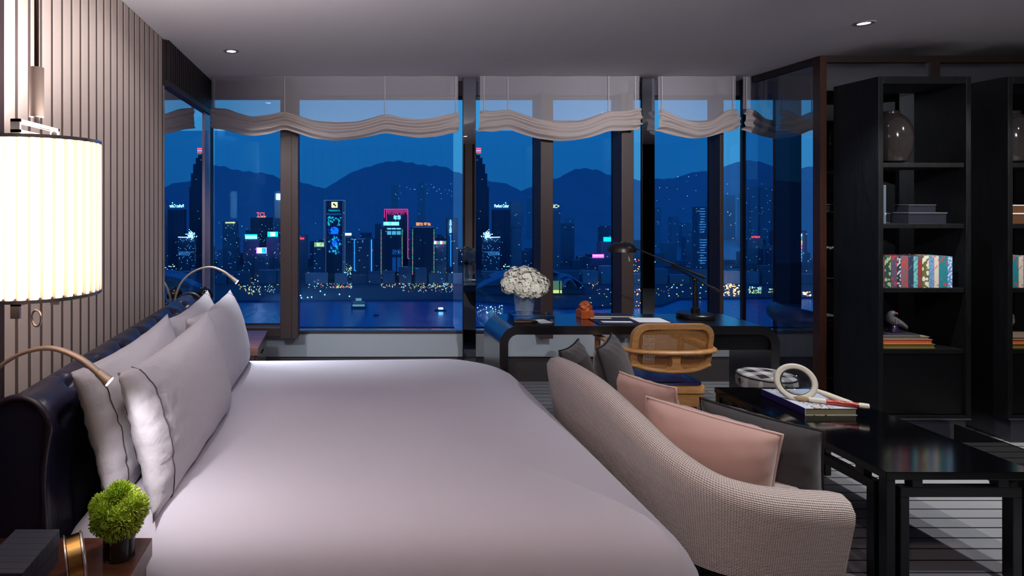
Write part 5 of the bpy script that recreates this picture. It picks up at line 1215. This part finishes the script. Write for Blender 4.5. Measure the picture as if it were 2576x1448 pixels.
# street and quay lights
rnd = random.Random(14); lights = {'warm': MB(), 'white': MB(), 'red': MB()}
def lamp_dot(px, py, r_, col):
    Y = min(YG(py), 1470) if py > 700 else rnd.uniform(1475, 1500); q_ = at(px, py, Y); q_.z = max(q_.z, GROUND+1); k_ = r_*.72*Y/F; lights[col].obox(q_, (k_, 0, 0), (0, k_, 0), (0, 0, k_))
def scatter(n, x0, x1, y0, y1, r0=.7, r1=1.4, mix=('warm', 'warm', 'white', 'warm', 'white', 'warm', 'warm', 'red')):
    for _ in range(n): lamp_dot(rnd.uniform(x0, x1), rnd.uniform(y0, y1), rnd.uniform(r0, r1), rnd.choice(mix))
scatter(30, 770, 816, 684, 705); scatter(26, 866, 884, 670, 692, .8, 1.6, ('white', 'warm')); scatter(60, 776, 885, 712, 726, .6, 1.2); scatter(30, 833, 885, 719, 724, .8, 1.5, ('white', 'red', 'warm', 'warm'))
scatter(110, 958, 1140, 712, 724, .7, 1.3); scatter(60, 1010, 1140, 720, 736, .7, 1.2); scatter(45, 1095, 1142, 683, 712, .7, 1.3); scatter(16, 942, 965, 684, 700, .7, 1.4, ('white', 'warm'))
for x_, y_ in ((756, 744), (758, 750), (774, 749), (784, 748), (817, 742), (854, 741), (879, 746), (806, 733)): lamp_dot(x_, y_, 1.9, 'white')
scatter(70, 600, 704, 690, 736, .7, 1.5); scatter(30, 620, 660, 720, 742, .8, 1.6); scatter(60, 540, 705, 560, 690, .4, .9, ('white', 'white', 'warm'))
scatter(40, 1196, 1270, 768, 790, .7, 1.6); scatter(16, 1230, 1254, 720, 732, .7, 1.2, ('white', 'warm')); scatter(40, 1480, 1560, 690, 770, .6, 1.3); scatter(14, 1260, 1300, 664, 678, .9, 1.4, ('white', 'warm'))
scatter(60, 1595, 1650, 640, 780, .7, 1.5); scatter(60, 1650, 1800, 680, 750, .6, 1.5); scatter(50, 1820, 1860, 715, 745, .8, 1.6, ('warm', 'warm', 'white')); scatter(60, 1884, 1915, 722, 738, .8, 1.5, ('warm', 'warm', 'white')); scatter(40, 1932, 1976, 727, 738, .8, 1.4); scatter(20, 2020, 2040, 735, 745, .9, 1.5, ('warm', 'white'))
scatter(130, 400, 2200, 560, 690, .35, .8, ('white', 'warm', 'white')); scatter(60, 1650, 2000, 440, 560, .4, .8, ('white', 'warm')); scatter(25, 980, 1140, 460, 500, .35, .7, ('white',)); scatter(60, 200, 530, 690, 750); scatter(50, 2040, 2500, 700, 750)
for nm, mt in (('warm', GD), ('white', EM('lamp_white', (235, 245, 255), 1.8*SC)), ('red', EM('lamp_red', (255, 50, 44), 2.4*SC))): tag(lights[nm].build('street_lights', mt, recalc=False), {'warm': 'golden street lights scattered along the far waterfront', 'white': 'white lamps scattered along the far waterfront', 'red': 'red tail lights scattered along the far waterfront'}[nm], 'street lights', kind='stuff')
# boats
def boat(name, label, px, py, L, H_, decks, lit):
    Y = (H-SEA)*F/(py-VY); q_ = at(px, py, Y); rt = thing(name, label, 'boat', (q_.x, Y, SEA)); hl = L/2
    b = MB(); b.loft([[Vector(p_) for p_ in ((-hl*s_, -4*w_, z_), (hl*s_*.86, -4*w_, z_), (hl*s_, 0, z_), (hl*s_*.86, 4*w_, z_), (-hl*s_, 4*w_, z_))] for s_, w_, z_ in ((.92, .7, -.5), (1, 1, H_*.4))]); b.build('hull', M('boat_hull', (120, 126, 140), .5), rt)
    for k, (f, z0_, z1_) in enumerate(decks):
        b = MB(); b.box(-hl*f, hl*f*.9, -3.2, 3.2, z0_, z1_); b.build('deck', M('boat_deck', (170, 176, 190), .5), rt)
        b = MB(); b.box(-hl*f*.8, hl*f*.8, -3.3, -3.2, z0_+.6, z1_-.6); b.build('cabin_lights', lit[k % len(lit)], rt)
boat('ferry', 'double-decked ferry with lit cabins on the harbour', 902, 775, 30, 9, [(.95, 3.6, 8.5), (.9, 8.8, 14), (.45, 14.2, 20)], [EM('cabin_dim', (200, 190, 170), .5*SC), EM('cabin_dim2', (120, 130, 150), .2*SC)])
boat('small_boat', 'small white boat with a bright deck near the mirror pillar', 1108, 781, 22, 6, [(.5, 2.4, 7)], [WH])
boat('dark_boat', 'small dark boat on the open water below the ferry', 946, 793, 9, 5, [(.4, 2, 5)], [MATS['cabin_dim2']])
